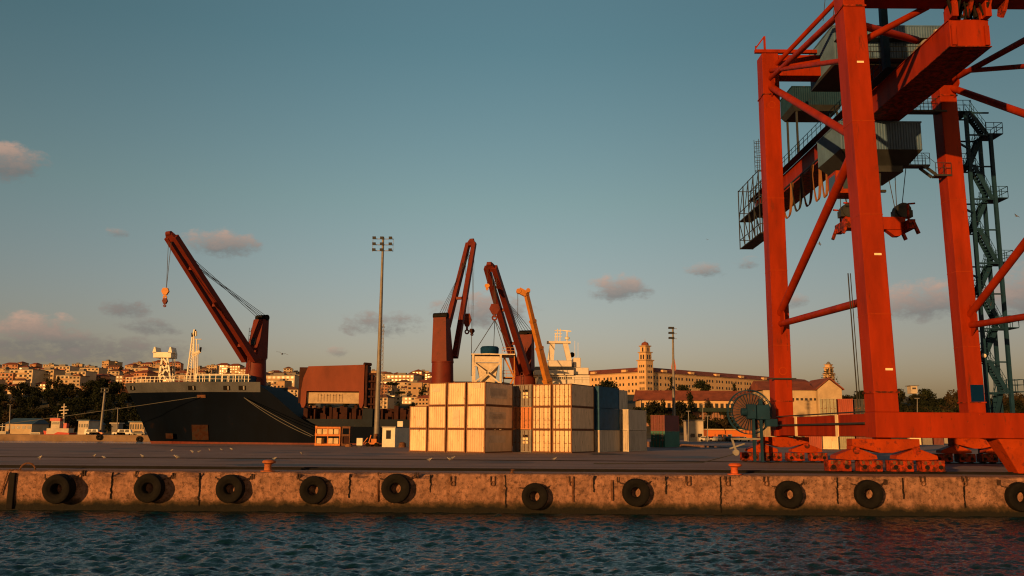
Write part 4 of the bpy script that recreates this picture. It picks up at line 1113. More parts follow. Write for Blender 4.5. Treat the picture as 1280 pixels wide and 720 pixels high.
# deck cranes
def hook_block(parent, x, y0, y1, Y, mm, w=.5):
    a = at(x, y0, Y); b = at(x, y1, Y); h = a.z - b.z
    m = MB(); m.prism([(a.x-w*.5, Y-.25, a.z), (a.x+w*.5, Y-.25, a.z), (a.x+w*.8, Y-.25, a.z-h*.3), (a.x+w*.35, Y-.25, a.z-h*.62), (a.x-w*.35, Y-.25, a.z-h*.62), (a.x-w*.8, Y-.25, a.z-h*.3)], (0, .5, 0))
    m.tube((a.x, Y, a.z-h*.6), (a.x, Y, a.z-h*.8), w*.2, n=6)
    m.lathe([(w*.45, -.12), (w*.45, .12), (w*.2, .12), (w*.2, -.12)], (a.x, Y, b.z + w*.45), 'Y', 10, closed=True)
    return m.build('hook_block', mm, parent)
def ped(parent, x0, x1, ytop, ybase, Y, mm=M['ship_red']):
    """round pedestal foot widening to a flat-sided slewing house"""
    a = at((x0+x1)/2, ytop, Y); w = (at(x1, ytop, Y).x - at(x0, ytop, Y).x)/2
    return a, w
def jib(parent, base, tip, sepb, sept, wb, cross=(.25, .5, .75), mm=M['ship_red'], hb=1.0, tipbox=True):
    base = V3(base); tip = V3(tip); d = (tip-base); hd = Vector((d.x, d.y, 0)).normalized(); sv = Vector((-hd.y, hd.x, 0))
    m = MB()
    for s_ in (-1, 1): m.beam(base + sv*(s_*sepb/2), tip + sv*(s_*sept/2), wb, hb, w1=wb*.8, h1=hb*.8)
    o = m.build('jib', mm, parent)
    for t in cross:
        p = base.lerp(tip, t); s2 = sepb + (sept-sepb)*t; c = MB(); c.beam(p - sv*(s2/2+.45), p + sv*(s2/2+.45), .55, .5); c.build('jib_crossbar', mm, o)
    if tipbox:
        c = MB(); q = tip + d.normalized()*.7; c.beam(tip - d.normalized()*.7, q, sept+wb*.7, .75, w1=sept*.8, h1=.5); c.tube(q - sv*(sept*.3), q + sv*(sept*.3), .36, n=10); c.build('jib_head', mm, o)
    return o, sv
def ropes(parent, pts, r=.045, name='luffing_rope'):
    for (a, b) in pts:
        m = MB(); m.tube(a, b, r, n=4); m.build(name, M['rope'], parent)
def house(parent, name, cx, cy, w, dpt, z0, zm, z1, rz, mm):
    """pedestal + slewing house, turned by rz: local -y is the jib side"""
    c, s_ = math.cos(rz), math.sin(rz)
    T = lambda x, y, z: (cx + c*x - s_*y, cy + s_*x + c*y, z)
    m = MB(); m.lathe([(w*1.42, z0), (w*1.2, z0+(zm-z0)*.55), (w*1.10, zm)], (cx, cy, 0), 'Z', 20); m.lathe([(w*1.16, zm-.25), (w*1.16, zm)], (cx, cy, 0), 'Z', 20)
    o = m.build(name, mm, parent, smooth=True)
    h = MB()
    h.hexa([T(-w*.86, -dpt*.42, zm+.003), T(w*.86, -dpt*.42, zm+.003), T(w*.86, dpt*.42, zm+.003), T(-w*.86, dpt*.42, zm+.003)], [T(-w*.72, dpt*.0, z1), T(w*.72, dpt*.0, z1), T(w*.72, dpt*.46, z1), T(-w*.72, dpt*.46, z1)])
    ho = h.build('slewing_house', mm, o)
    k = MB(); k.tube(T(-w*.8, dpt*.3, z1+.35), T(w*.8, dpt*.3, z1+.35), .55, n=12); k.box((cx-.3, cy-.3, z1), (cx+.3, cy+.3, z1+.4)); k.build('rope_sheave', M['black'], ho)
    k = MB()
    zc = zm + (z1-zm)*.42; k.hexa([T(-w*.3, -dpt*.36, zc-.6), T(w*.3, -dpt*.36, zc-.6), T(w*.3, -dpt*.1, zc-.6), T(-w*.3, -dpt*.1, zc-.6)], [T(-w*.3, -dpt*.30, zc+.6), T(w*.3, -dpt*.30, zc+.6), T(w*.3, -dpt*.1, zc+.6), T(-w*.3, -dpt*.1, zc+.6)]); k.build('house_window', M['glass'], ho)
    k = MB()
    for hh in range(12): k.tube(T(-w*.15, -dpt*.62, zm-3+hh*.7), T(w*.12, -dpt*.62, zm-3+hh*.7), .04, n=4)
    for xx in (-.15, .12): k.tube(T(w*xx, -dpt*.62, zm-3.2), T(w*xx, -dpt*.60, zm+5.4), .05, n=4)
    k.build('ladder', mm, ho)
    return o, T
# crane 1 (bow): jib reaching out over the quay to the left
p0 = at(321, 440, SY); pt = at(325, 399, SY); pb = at(321, 482, SY); tipp = at(214, 296, 143.0)
heading = Vector((tipp.x - p0.x, tipp.y - SY, 0)); rz1 = math.atan2(heading.x, -heading.y)
cr1, T1 = house(ship, 'deck_crane', p0.x, SY, 1.55, 3.4, ztop - 2, at(321, 448, SY).z, pt.z, rz1, M['ship_red'])
cr1['label'] = 'bow crane with a long jib reaching left and a yellow hook'
bz = at(318, 450, 161).z
j1, sv = jib(cr1, V3(T1(0, -1.7, bz)), tipp, 2.1, 1.6, 1.05, (.13, .47, .76), hb=1.15)
for k in range(5):
    b0 = V3(T1(-1.2+k*.6, 1.2, pt.z+.4)); t_ = V3(T1(0, -1.7, bz)).lerp(tipp, (.98, .96, .80, .78, .76)[k]) + sv*(-1.3 + .55*k) + Vector((0, 0, .5)); ropes(j1, [(b0, t_)])
for px in (210.5, 214): ropes(j1, [(at(px, 303, 143), at(208, 361, 143))], name='hoist_rope')
hook_block(j1, 207, 360, 374, 143, M['yellow_hook'], .75); hook_block(j1, 206.5, 373, 384, 143, M['ship_red'], .5)
# crane 2: jib turned away from the viewer
p0 = at(553.5, 440, SY); pt = at(551, 398, SY); tip2 = at(589, 304, 174.0)
heading = Vector((tip2.x - p0.x, tip2.y - SY, 0)); rz2 = math.atan2(heading.x, -heading.y)
cr2, T2 = house(ship, 'deck_crane', p0.x, SY, 1.75, 3.6, 2.5, at(551, 452, SY).z, pt.z, rz2, M['ship_red'])
cr2['label'] = 'middle crane with its forked jib raised steeply to the right'
bz = at(562, 446, SY).z
j2, sv = jib(cr2, V3(T2(0, -1.9, bz)), tip2, 3.1, 1.3, 1.0, (.5,), hb=1.0)
for k in range(4): ropes(j2, [(V3(T2(-.9+k*.5, .8, pt.z+.5)), V3(T2(0, -1.9, bz)).lerp(tip2, .86 + .03*k) + sv*(.9-.5*k))])
for px, px2 in ((582, 582.5), (585.5, 585)): ropes(j2, [(at(px, 318, 174), at(px2, 394, 174))], name='hoist_rope')
hook_block(j2, 584, 392, 418, 173, M['ship_red'], 1.1)
for px in (591.5, 593): ropes(j2, [(at(px, 302, 174), at(px-2, 412, 174))], name='hoist_rope')
hook_block(j2, 590, 411, 420, 173, M['deck_rust'], .7); ropes(j2, [(at(589.5, 418, 173), at(589, 470, 173))], name='hoist_rope', r=.08)
# crane 3: jib over the hopper to the left
p0 = at(656.5, 440, SY+4); pt = at(657, 418, SY+4); tip3 = at(613, 334, 146.0)
heading = Vector((tip3.x - p0.x, tip3.y - SY - 4, 0)); rz3 = math.atan2(heading.x, -heading.y)
cr3, T3 = house(ship, 'deck_crane', p0.x, SY+4, 1.75, 3.6, 2.5, at(656, 468, SY).z, pt.z, rz3, M['ship_red'])
cr3['label'] = 'aft crane lowering slings onto the white frame'
bz = at(652, 466, SY+2).z
j3, sv = jib(cr3, V3(T3(0, -1.9, bz)), tip3, 2.0, 1.3, 1.1, (.3, .62), hb=1.2)
for k in range(5): ropes(j3, [(V3(T3(-1.2+k*.6, .9, pt.z+.5)), V3(T3(0, -1.9, bz)).lerp(tip3, .80 + .03*k) + sv*(1.0-.5*k))])
hook_block(j3, 609, 355, 363, 146, M['yellow_hook'], .55); ropes(j3, [(at(609, 336, 146), at(609, 355, 146))], name='hoist_rope')
for px in (615.5, 618.5, 621): ropes(j3, [(at(px, 345, 147), at(618 + (px-618)*.4, 382, 147))], name='hoist_rope')
hook_block(j3, 618.3, 380, 401, 147, M['ship_red'], 1.1)
for e in ((591, 443, 145), (617, 437, 149), (631, 440, 149), (642, 443, 145)): ropes(j3, [(at(618.5, 400, 147), at(*e))], name='sling', r=.07)
# main deck: coaming, rusty deck gear, upright hatch cover
x0 = at(372, 540, 154).x; x1 = at(735, 540, 154).x
m = MB(); m.box((x0, 154.6, 2.2), (x1, 171.5, at(450, 524, 154.6).z)); m.build('hatch_coaming', M['coaming'], ship)
m = MB(); rr = random.Random(5); zc = at(450, 524, 155).z
for k in range(60):
    x = at(378 + k*2.6, 515, 156).x; h = .5 + rr.random()*1.9; w = .15 + rr.random()*.6; m.box((x, 155.2+rr.random()*2, zc+.003), (x+w, 157.5+rr.random()*2, zc+h))
m.box((at(377, 515, 156).x, 157.5, zc+.004), (at(535, 515, 156).x, 168, zc+1.9)); m.build('deck_gear', M['deck_rust'], ship)
zh0, zh1 = at(416, 506, 154).z, at(416, 455.5, 154).z
hx0, hx1 = at(378, 480, 154).x, at(455, 480, 154).x
hx0b = at(373, 480, 154).x
zmid = at(416, 489, 154).z
m = MB(); m.prism([(hx0+.9, 154, zh1-.35), (hx1+.0, 154, zh1), (hx1, 154, zmid), (hx0-.2, 154, zmid), (hx0+.1, 154, zmid+2.2)], (0, 1.6, 0)); hc = m.build('hatch_cover', M['hatch'], ship)
m = MB(); m.prism([(hx0+.9, 155.61, zh1-.3), (hx0+.9, 156.6, zh1-.3), (hx0-.9, 160, zh1-.6), (hx0-1.0, 160, zmid-1)], (.01, 0, 0)); m.box((hx0-1.0, 155.7, zmid-2), (hx1-1, 157.0, zh1-.4)); m.build('folded_panel', M['deck_rust'], hc)
for a, b in ((hx0-.2, hx0+.75), (hx1-.8, hx1+.05)):
    m = MB(); m.prism([(a, 154, zmid-.003), (b, 154, zmid-.003), (b-.05, 154, zh0+.2), (b-.3, 154, zh0-.5), (a+.25, 154, zh0-.5), (a, 154, zh0+.2)], (0, 1.6, 0)); m.build('cover_leg', M['hatch'], hc)
m = MB(); m.box((hx0+.78, 154.5, zh0+.25), (hx1-.83, 155.3, zmid-.2)); M['cov'] = mat('cover_cream', (0.34, 0.25, 0.16), .7, var=.2, rust=.35)
wp = m.build('cover_underside', M['cov'], hc)
m = MB()
for k in range(9):
    x = hx0 + 2.6 + k*.52; m.box((x, 154.47, zh0+.55), (x+.13, 154.498, zmid-.45)); 
    if k % 2: m.box((x, 154.47, zmid-.75), (x+.4, 154.498, zmid-.6))
M['faded'] = mat('faded_lettering', (0.22, 0.155, 0.10), .8, var=.3)
m.build('worn_lettering', M['faded'], wp)
m = MB(); m.box((hx1+.1, 154.2, zh0-.3), (hx1+.5, 158, zh1-.1)); m.box((hx1+.9, 155, zh0-.6), (hx1+1.3, 158, zh1-1.6)); m.box((hx1+1.5, 155, zh0-.6), (hx1+1.9, 158, zh1-2.0))
for k in range(5): m.box((hx1+.1, 154.5, zh0+k*1.3), (hx1+1.9, 155, zh0+k*1.3+.3))
m.tube((hx1-.1, 154.2, zh1+.1), (hx1+.9, 155.2, zh1+.1), .3, n=8); m.build('cover_hinge', M['deck_rust'], hc)
m = MB(); m.box((hx1-.1, 154.1, 2.3), (hx1+1.6, 156, zh0-.6)); m.build('cover_support', M['coaming'], hc)
# accommodation and bridge
AY = 158.0
def blk(m, x0, y0, x1, y1, Y0, Y1): a = at(x0, y1, Y0); b = at(x1, y0, Y0); m.box((a.x, Y0, a.z), (b.x, Y1, b.z))
m = MB(); blk(m, 672, 469, 737, 520, AY+1.2, AY+13); sup = m.build('superstructure', M['bridge_white'], ship)
m = MB(); blk(m, 686, 450.5, 715, 458.2, AY+1.5, AY+9); m.build('bridge_top', M['bridge_white'], sup, bevel=.1)
m = MB(); blk(m, 669, 458.5, 716, 462.5, AY+1.0, AY+9); m.build('bridge_window', M['glass'], sup)
m = MB(); blk(m, 668, 462.6, 717, 468.4, AY+.6, AY+10); m.build('bridge_deck', M['bridge_white'], sup)
m = MB(); blk(m, 715.5, 459.5, 736, 468, AY+2, AY+8); blk(m, 717, 447, 726, 459.3, AY+3, AY+8); m.build('bridge_wing', M['bridge_white'], sup, bevel=.08)
m = MB()
for k in range(16): blk(m, 674+k*2.6, 471.5, 675.4+k*2.6, 473.6, AY+1.14, AY+1.19)
m.build_each('porthole', M['glass'], sup)
m = MB(); a = at(669, 462, AY+.7); b = at(735, 462, AY+.7); zr = at(700, 469.2, AY+.7).z
railing(m, (a.x, AY+.7, zr-1.2), (b.x, AY+.7, zr-1.2), 1.0, 1.2, .03); railing(m, (a.x, AY+.4, zr-3.2), (b.x+2, AY+.4, zr-3.2), 1.0, 1.2, .03); m.build('bridge_rail', M['white'], sup)
m = MB()
for (a0, b0) in (((688, 451), (690.5, 429)), ((711.5, 451), (706.5, 429))):
    m.beam(at(*a0, AY+4), at(*b0, AY+4), 1.15, .9, w1=.9)
a = at(683.5, 429.5, AY+4); b = at(713, 427, AY+4); m.box((a.x, AY+3.3, a.z), (b.x, AY+4.7, b.z)); am = m.build('radar_mast', M['bridge_white'], sup)
m = MB()
for px in (694, 696.5, 700): m.tube(at(px, 427, AY+4), at(px+.5, 411 if px > 695 else 416, AY+4), .09, n=5)
for yy in (413, 417, 421): m.tube(at(693, yy, AY+4), at(702.5, yy, AY+4), .07, n=4)
m.tube(at(709, 427, AY+4), at(709, 414, AY+4), .14, n=5); m.beam(at(703, 413.2, AY+4), at(714, 414.2, AY+4), .25, .2); m.lathe([(.4, 0), (.45, .3), (.1, .5)], at(709, 424, AY+4), 'Z', 8)
for px, py in ((718.5, 430), (722.5, 432)): m.tube(at(px, 450, AY+4), at(px, py-4, AY+4), .04, n=4)
m.build('radar', M['white'], am)
m = MB(); c_ = at(715, 443.5, AY+5); m.lathe([(.05, -.5), (.42, -.3), (.5, 0), (.42, .3), (.05, .5)], c_, 'Z', 12); m.build('satellite_dome', M['black'], sup, smooth=True)
# mooring lines
def sagline(name, a, b, sag, r, parent):
    a = V3(a); b = V3(b); m = MB(); pts = []
    for i in range(13):
        t = i/12; p = a.lerp(b, t); p.z -= sag*4*t*(1-t); pts.append(p)
    m.path(pts, r, n=5); return m.build(name, M['line'], parent)
M['line'] = mat('mooring_rope', (0.085, 0.082, 0.075), .8, var=.1)
fa = at(248, 496, near_y(at(248, 496, 155).x, 9) - .25); sagline('mooring_line', fa, (-104, 149.0, .3), .25, .05, ship)
fb = at(305, 497, near_y(at(305, 497, 155).x, 9) - .25)
for k in range(2): sagline('mooring_line', fb, at(392 - k*3, 545 + k*.7, 146), .15 + k*.35, .05, ship)
# ================================================================== hopper frame, mobile crane, masts
M['hop_white'] = mat('hopper_white', (0.50, 0.42, 0.32), 0.6, var=.2, rust=.42, rscale=1.4)
HY = 144.0
hp = thing('loading_hopper', 'white braced steel hopper frame with a round blue bin on top', 'hopper', at(608, 552, HY) * 1.0)
hp.location.z = 0; WLOC[hp.name] = hp.location.copy()
hx0, hx1 = at(591.5, 450, HY).x, at(626, 450, HY).x
hz1, hzb = at(608, 443.5, HY).z, at(608, 453, HY).z
for x in (hx0, hx1):
    for Y in (HY, HY+5.6):
        m = MB(); m.beam((x, Y, 0), (x, Y, hz1), .34, .34); m.build('leg', M['hop_white'], hp)
m = MB(); m.box((hx0+.2, HY-.05, hzb), (hx1-.2, HY+.12, hz1-.25)); m.box((hx0-.3, HY-.2, hz1), (hx1+2.3, HY+5.8, hz1+.18)); m.box((hx1-.1, HY+.2, hzb), (hx1+.1, HY+5.4, hz1-.25)); m.build('top_frame', M['hop_white'], hp)
def xbr(a, b, z0, z1, Y0, Y1):
    m = MB(); m.beam((a, Y0, z0), (b, Y1, z1), .25, .25); m.build('cross_brace', M['hop_white'], hp)
zlow = hzb - 3.4
for (a, b, Y0, Y1) in ((hx0, hx1, HY, HY), (hx1, hx0, HY, HY), (hx1, hx1, HY, HY+5.6), (hx1, hx1, HY+5.6, HY)):
    xbr(a, b, zlow, hzb, Y0, Y1); xbr(a, b, 1.0, zlow, Y0, Y1)
m = MB(); m.hexa([(hx0+1.4, HY+1.6, hzb-4.2), (hx1-1.2, HY+1.6, hzb-4.2), (hx1-1.2, HY+3.6, hzb-4.2), (hx0+1.4, HY+3.6, hzb-4.2)], [(hx0+.4, HY+.5, hzb), (hx1-.4, HY+.5, hzb), (hx1-.4, HY+5, hzb), (hx0+.4, HY+5, hzb)]); m.build('funnel', M['hop_white'], hp)
m = MB(); m.box((hx1+.4, HY+.8, 0), (hx1+.55, HY+.95, hz1)); m.box((hx1+2.1, HY+.8, 0), (hx1+2.25, HY+.95, hz1)); m.box((hx1+.3, HY+.7, hzb-2.4), (hx1+2.3, HY+4.5, hzb-2.25))
railing(m, (hx1+.3, HY+.7, hzb-2.25), (hx1+2.3, HY+.7, hzb-2.25), 1.0, .6, .04); railing(m, (hx1+.2, HY+.1, hz1+.18), (hx1+2.2, HY+.1, hz1+.18), 1.0, .6, .04); m.beam((hx1+.4, HY+.9, hzb-6), (hx1+2.1, HY+.9, hzb-2.3), .3, .25); m.beam((hx1+2.1, HY+.9, hzb-2.2), (hx1+.4, HY+.9, hz1), .3, .25); m.build('access_stair', M['yellow'], hp)
bc = at(612, 441.5, HY+2.5); m = MB(); m.lathe([(1.4, 0), (1.5, .3), (1.52, 1.0), (1.3, 1.25), (.2, 1.35)], (bc.x, HY+2.5, hz1+.3), 'Z', 24); M['blue_bin'] = mat('blue_tarp', (0.003, 0.030, 0.085), .8, spec=.1, var=.4, scale=2, bump=.5, bscale=5); m.build('round_bin', M['blue_bin'], hp, smooth=True)
m = MB(); m.lathe([(1.56, 0), (1.56, .08), (1.5, .08), (1.5, 0)], (bc.x, HY+2.5, hz1+.25), 'Z', 24, closed=True); m.build('bin_ring', M['hop_white'], hp)
# mobile crane behind the containers, yellow telescopic boom up
MY = 124.0
b0 = at(691, 500, MY); b0z = 3.0; btip = at(657.5, 366, 121.0); bb = at(684.5, 478, MY)
d_ = (btip - bb).normalized(); foot = bb - d_*((bb.z - b0z)/d_.z)
mc = thing('mobile_crane', 'mobile crane with a yellow telescopic boom raised behind the containers', 'crane truck', (foot.x, MY, 0))
cr = MB(); cr.box((foot.x-5.0, MY-1.3, .9), (foot.x+4.6, MY+1.3, 1.9)); cr.box((foot.x-1.6, MY-1.2, 1.9), (foot.x+1.9, MY+1.2, 2.7)); cr.build('chassis', M['yellow'], mc, bevel=.05)
cr = MB(); cr.box((foot.x-5.6, MY-1.25, 1.0), (foot.x-3.9, MY+1.25, 3.1)); cb = cr.build('cab', M['yellow'], mc, bevel=.12)
cr = MB(); cr.box((foot.x-5.62, MY-1.05, 2.05), (foot.x-5.55, MY+1.05, 2.9)); cr.build('windscreen', M['glass'], cb)
for k in range(4):
    for s_ in (-1, 1):
        cr = MB(); cr.tube((foot.x-4.2+k*2.5, MY+s_*1.0, .62), (foot.x-4.2+k*2.5, MY+s_*1.34, .62), .62, n=18); cr.build('wheel', M['rubber'], mc)
bm = hub('boom', mc)
Lb = (btip - foot).length
for (t0, t1, w, h) in ((0, .36, .80, 1.0), (.36, .60, .68, .86), (.60, .80, .57, .73), (.80, 1.0, .46, .60)):
    m = MB(); p = foot + d_*(Lb*t0); q_ = foot + d_*(Lb*t1); m.beam(p, q_, w, h); m.beam(q_ - d_*.35, q_, w*1.14, h*1.14); m.build('boom_section', M['yellow'], bm)
m = MB(); m.beam(btip - d_*.2, btip + Vector((-1.0, 0, .35)), .7, .8); m.tube(btip + Vector((-1.0, -.4, .2)), btip + Vector((-1.0, .4, .2)), .35, n=10); m.tube(btip + Vector((.3, -.4, .3)), btip + Vector((.3, .4, .3)), .3, n=10); m.build('boom_head', M['yellow'], bm)
for dx in (.45, .8):
    m = MB(); m.tube(btip + Vector((-1.0-dx*.2, 0, .1)), btip + Vector((-1.0-dx*.2 - 0, 0, -3.5)), .025, n=4); m.build('rope', M['rope'], bm)
m = MB(); m.tube((foot.x-2.6, MY, 2.4), foot + d_*(Lb*.26), .22, n=10); m.build('lift_cylinder', M['steel'], bm)
# floodlight masts
M['mast'] = mat('mast_grey', (0.15, 0.14, 0.135), .55, metal=.2, var=.2, rust=.2)
def flood_mast(name, label, px0, pyb, px1, pyt, Y, r0, r1, rows, spread, cat='light mast', base=True, lampw=.45, grp=None):
    a = at(px0, pyb, Y); b = at(px1, pyt, Y); z0 = 0 if base else a.z
    o = thing(name, label, cat, (a.x, Y, z0), grp)
    m = MB(); m.tube((a.x, Y, z0), (b.x, Y, b.z), r0, r1, n=14); m.build('pole', M['mast'], o, smooth=True)
    for k in range(rows):
        z = b.z - .35 - k*(.95*lampw/.45)
        m = MB(); m.beam((b.x-spread, Y, z), (b.x+spread, Y, z), .10, .10); arm = m.build('lamp_arm', M['mast'], o)
        for sx in (-spread*.85, -spread*.1, spread*.75)[:3 if spread > 1 else 2]:
            m = MB(); x = b.x + sx; m.hexa([(x-lampw*.6, Y-.35, z-.1), (x+lampw*.6, Y-.35, z-.1), (x+lampw*.6, Y-.1, z+.05), (x-lampw*.6, Y-.1, z+.05)], [(x-lampw*.6, Y-.45, z+lampw*.7), (x+lampw*.6, Y-.45, z+lampw*.7), (x+lampw*.5, Y, z+lampw*.7), (x-lampw*.5, Y, z+lampw*.7)]); m.build('floodlight', M['dark_steel'], arm)
    if spread > 1:
        m = MB()
        for sx in (-spread, spread): m.beam((b.x+sx, Y, b.z-.3), (b.x+sx, Y, b.z-.5-(rows-1)*.95), .06, .06)
        m.build('lamp_frame', M['mast'], o)
    if base:
        m = MB(); m.box((a.x-r0*1.6, Y-r0*1.6, 0), (a.x+r0*1.6, Y+r0*1.6, .25)); m.tube((a.x, Y-r0-.12, .5), (a.x, Y-r0-.12, 1.9), .28, n=10); m.build('base_plate', M['rust'], o)
    return o
flood_mast('floodlight_mast', 'tall tapered floodlight mast with six lamps left of the container blocks', 470.5, 553, 479, 296, 138.0, .46, .17, 3, 1.6)
m = MB(); Y = 176.0; a = at(475, 546, Y); b = at(478.5, 405, Y)
lm = thing('lattice_mast', 'thin lattice radio mast standing just behind the tall floodlight mast', 'mast', (a.x, Y, -2))
for (dx, dy) in ((-.35, -.3), (.35, -.3), (0, .35)): m.tube((a.x+dx, Y+dy, -2), (b.x+dx*.8, Y+dy, b.z), .05, n=4)
for k in range(26):
    z0 = a.z + (b.z-a.z)*k/26; z1 = a.z + (b.z-a.z)*(k+1)/26; x = a.x + (b.x-a.x)*k/26; s_ = 1 if k % 2 else -1
    m.tube((x-.35*s_, Y-.3, z0), (x+.35*s_, Y-.3, z1), .035, n=4); m.tube((x+.35, Y-.3, z0), (x, Y+.35, z1), .03, n=4)
m.build('lattice', M['mast'], lm)
m = MB(); m.tube((b.x-.5, Y, b.z-.6), (b.x+.5, Y, b.z-.6), .08, n=5); m.tube((b.x-.5, Y, b.z-1.4), (b.x+.5, Y, b.z-1.4), .06, n=5); m.tube((b.x, Y, b.z), (b.x, Y, b.z+.8), .05, n=4); m.build('antenna', M['mast'], lm)
flood_mast('floodlight_mast', 'slim floodlight mast rising behind the maroon container near the barracks tower', 842.5, 540, 841, 409, 205.0, .42, .20, 3, .9, lampw=.55)
# ---------------------------------------------------------------- far pier on the left with its tug, sheds and lamps
M['far_wall'] = mat('far_pier_wall', (0.17, 0.11, 0.07), .9, var=.4, scale=.15, rust=.35, rscale=.3, rustcol=(0.08, 0.05, 0.035))
FY = 340.0
fz = at(100, 543.5, FY).z
m = MB(); m.box((-520, FY, -4), (at(330, 546, FY).x, FY + 8, fz)); o = m.build('far_pier', M['far_wall']); o['kind'] = 'structure'
m = MB(); m.box((-620, FY+20, -4), (40, FY+112, fz-.1)); o = m.build('shore_quay', M['far_wall']); o['kind'] = 'structure'
def small_tyre(px, py, Y, label):
    p = at(px, py, Y); o = MB(); o.lathe([(.95, -.35), (1.15, -.15), (1.15, .15), (.95, .3), (.45, .3), (.45, -.35)], p, 'Y', 20, closed=True)
    t = o.build('tyre_fender', M['rubber'], smooth=True); tag(t, label, 'tyre', 'tyres on the far pier'); return t
small_tyre(124, 546.5, FY-.4, 'black tyre hung on the far pier under the leaning lamp mast')
small_tyre(174, 549, FY-.4, 'black tyre hung on the far pier near the ship bow')
M['f_cream'] = mat('far_cream_wall', (0.36, 0.27, 0.17), .8, var=.2, scale=.3)
M['f_white'] = mat('far_white_wall', (0.40, 0.34, 0.27), .7, var=.2, scale=.3)
M['f_blue'] = mat('blue_roof', (0.03, 0.07, 0.12), .6, var=.25, scale=.3)
M['f_red'] = mat('red_enamel', (0.35, 0.03, 0.015), .5, var=.2)
M['f_grey'] = mat('grey_roof', (0.12, 0.11, 0.105), .7, var=.3, scale=.3)
M['win'] = mat('window_glass', (0.02, 0.02, 0.022), .2, var=.2)
M['tile'] = mat('roof_tile_red', (0.16, 0.042, 0.022), .85, var=.35, scale=.25, bump=.0)
def shed(name, label, x0, x1, yt, yb, Y, depth, wall, roof, over=.5, wins=0, winrow=(.45, .75), cat='building', pitch=0.0, grp=None, base=None):
    a = at(x0, yb, Y); b = at(x1, yt, Y); z0 = a.z if base is None else base; z1 = b.z
    o = thing(name, label, cat, ((a.x+b.x)/2, Y, z0), grp)
    m = MB(); m.box((a.x, Y, z0-1.0), (b.x, Y+depth, z1)); wl = m.build('wall', wall, o)
    m = MB()
    if pitch:
        m.prism([(a.x-over, Y-over, z1+.003), (a.x-over, Y+depth/2, z1+pitch), (a.x-over, Y+depth+over, z1+.003)], (b.x-a.x+2*over, 0, 0))
    else: m.box((a.x-over, Y-over, z1+.003), (b.x+over, Y+depth+over, z1+.4))
    m.build('roof', roof, o)
    if wins:
        w = (b.x-a.x)/wins
        for k in range(wins):
            m = MB(); x = a.x + w*(k+.5); m.box((x-w*.3, Y-.06, z0+(z1-z0)*winrow[0]), (x+w*.3, Y-.003, z0+(z1-z0)*winrow[1])); m.build('window', M['win'], o)
    return o
shed('harbour_shed', 'white harbour shed with blue roof right of the tug', 97, 111, 526, 541, 372, 10, M['f_white'], M['f_blue'], wins=4)
shed('harbour_office', 'yellow harbour office with a row of windows near the ship bow', 161.5, 181, 528, 538, 366, 9, M['f_cream'], M['f_blue'], wins=6, winrow=(.45, .85), base=fz)
shed('harbour_shed', 'long low shed with blue roof at the left end of the far pier', 6, 40, 530, 541, 385, 14, M['f_cream'], M['f_blue'], pitch=2.5, wins=5)
shed('harbour_shed', 'grey shed standing between the blue roofed shed and lamp mast', 110, 121, 531, 541, 392, 8, M['f_grey'], M['f_blue'], pitch=1.5)
shed('harbour_shed', 'small flat canopy left of the yellow office', 138, 148, 529.5, 541, 398, 5, M['f_grey'], M['f_white'])
flood_mast('lamp_mast', 'pale lamp mast standing on the far pier beside a tyre', 125.5, 543, 131.5, 485, 346, .55, .35, 2, 1.4, lampw=.6)
flood_mast('lamp_mast', 'short lamp mast at the far left of the far pier', 11.5, 543, 13, 505, 364, .28, .18, 1, .9, lampw=.5)
flood_mast('lamp_mast', 'thin lamp mast left of the yellow harbour office', 146, 543, 147.5, 509, 364, .22, .15, 1, .8, lampw=.4)
# boats and vehicles on / behind the far pier
def boat(name, label, px, py, Y, L_, hullm, cabm, house=True, cat='boat', mast=0):
    p = at(px, py, Y); z0 = WATER_Z + .1
    o = thing(name, label, cat, (p.x, Y, z0), 'boats along the far pier')
    x0, x1 = p.x - L_/2, p.x + L_/2; w = L_*.16
    m = MB(); m.hexa([(x0+L_*.06, Y-w*.6, z0), (x1-L_*.14, Y-w*.6, z0), (x1-L_*.14, Y+w*.6, z0), (x0+L_*.06, Y+w*.6, z0)], [(x0, Y-w, z0+L_*.14), (x1, Y-w*.25, z0+L_*.18), (x1, Y+w*.25, z0+L_*.18), (x0, Y+w, z0+L_*.14)]); m.build('hull', hullm, o)
    if house:
        m = MB(); m.box((x0+L_*.22, Y-w*.6, z0+L_*.141), (x0+L_*.58, Y+w*.6, z0+L_*.27)); c = m.build('cabin', cabm, o)
        m = MB(); m.box((x0+L_*.25, Y-w*.6-.05, z0+L_*.2), (x0+L_*.55, Y-w*.6-.003, z0+L_*.245)); m.build('cabin_window', M['win'], c)
    if mast:
        m = MB(); m.tube((x0+L_*.4, Y, z0+L_*.27), (x0+L_*.4, Y, z0+L_*.27+mast), .12, n=5); m.tube((x0+L_*.4-1, Y, z0+L_*.27+mast*.6), (x0+L_*.4+1, Y, z0+L_*.27+mast*.6), .1, n=4); m.build('mast', M['white'], o)
    return o
boat('small_boat', 'bright red small boat beside the tug stern', 29, 541.5, 352.0, 9, M['f_red'], M['f_white'], house=False)
boat('small_boat', 'white launch with cabin moored left of the tug bow', 49, 540.5, 352.5, 11, M['f_white'], M['f_white'])
boat('small_boat', 'orange workboat moored just left of the tug', 59, 542, 351.5, 8, M['yellow'], M['f_cream'], house=False)
boat('small_boat', 'cream motor boat at the far left edge of the pier', 6, 541.5, 353.0, 12, M['f_cream'], M['f_white'], mast=3)
TY_ = 354.0
tp = at(76, 544, TY_)
tug = thing('tugboat', 'tugboat with a red topped wheelhouse and white mast', 'tugboat', (tp.x, TY_, WATER_Z))
m = MB(); x0, x1 = at(55, 544, TY_).x, at(91, 544, TY_).x; zt = at(70, 541, TY_).z
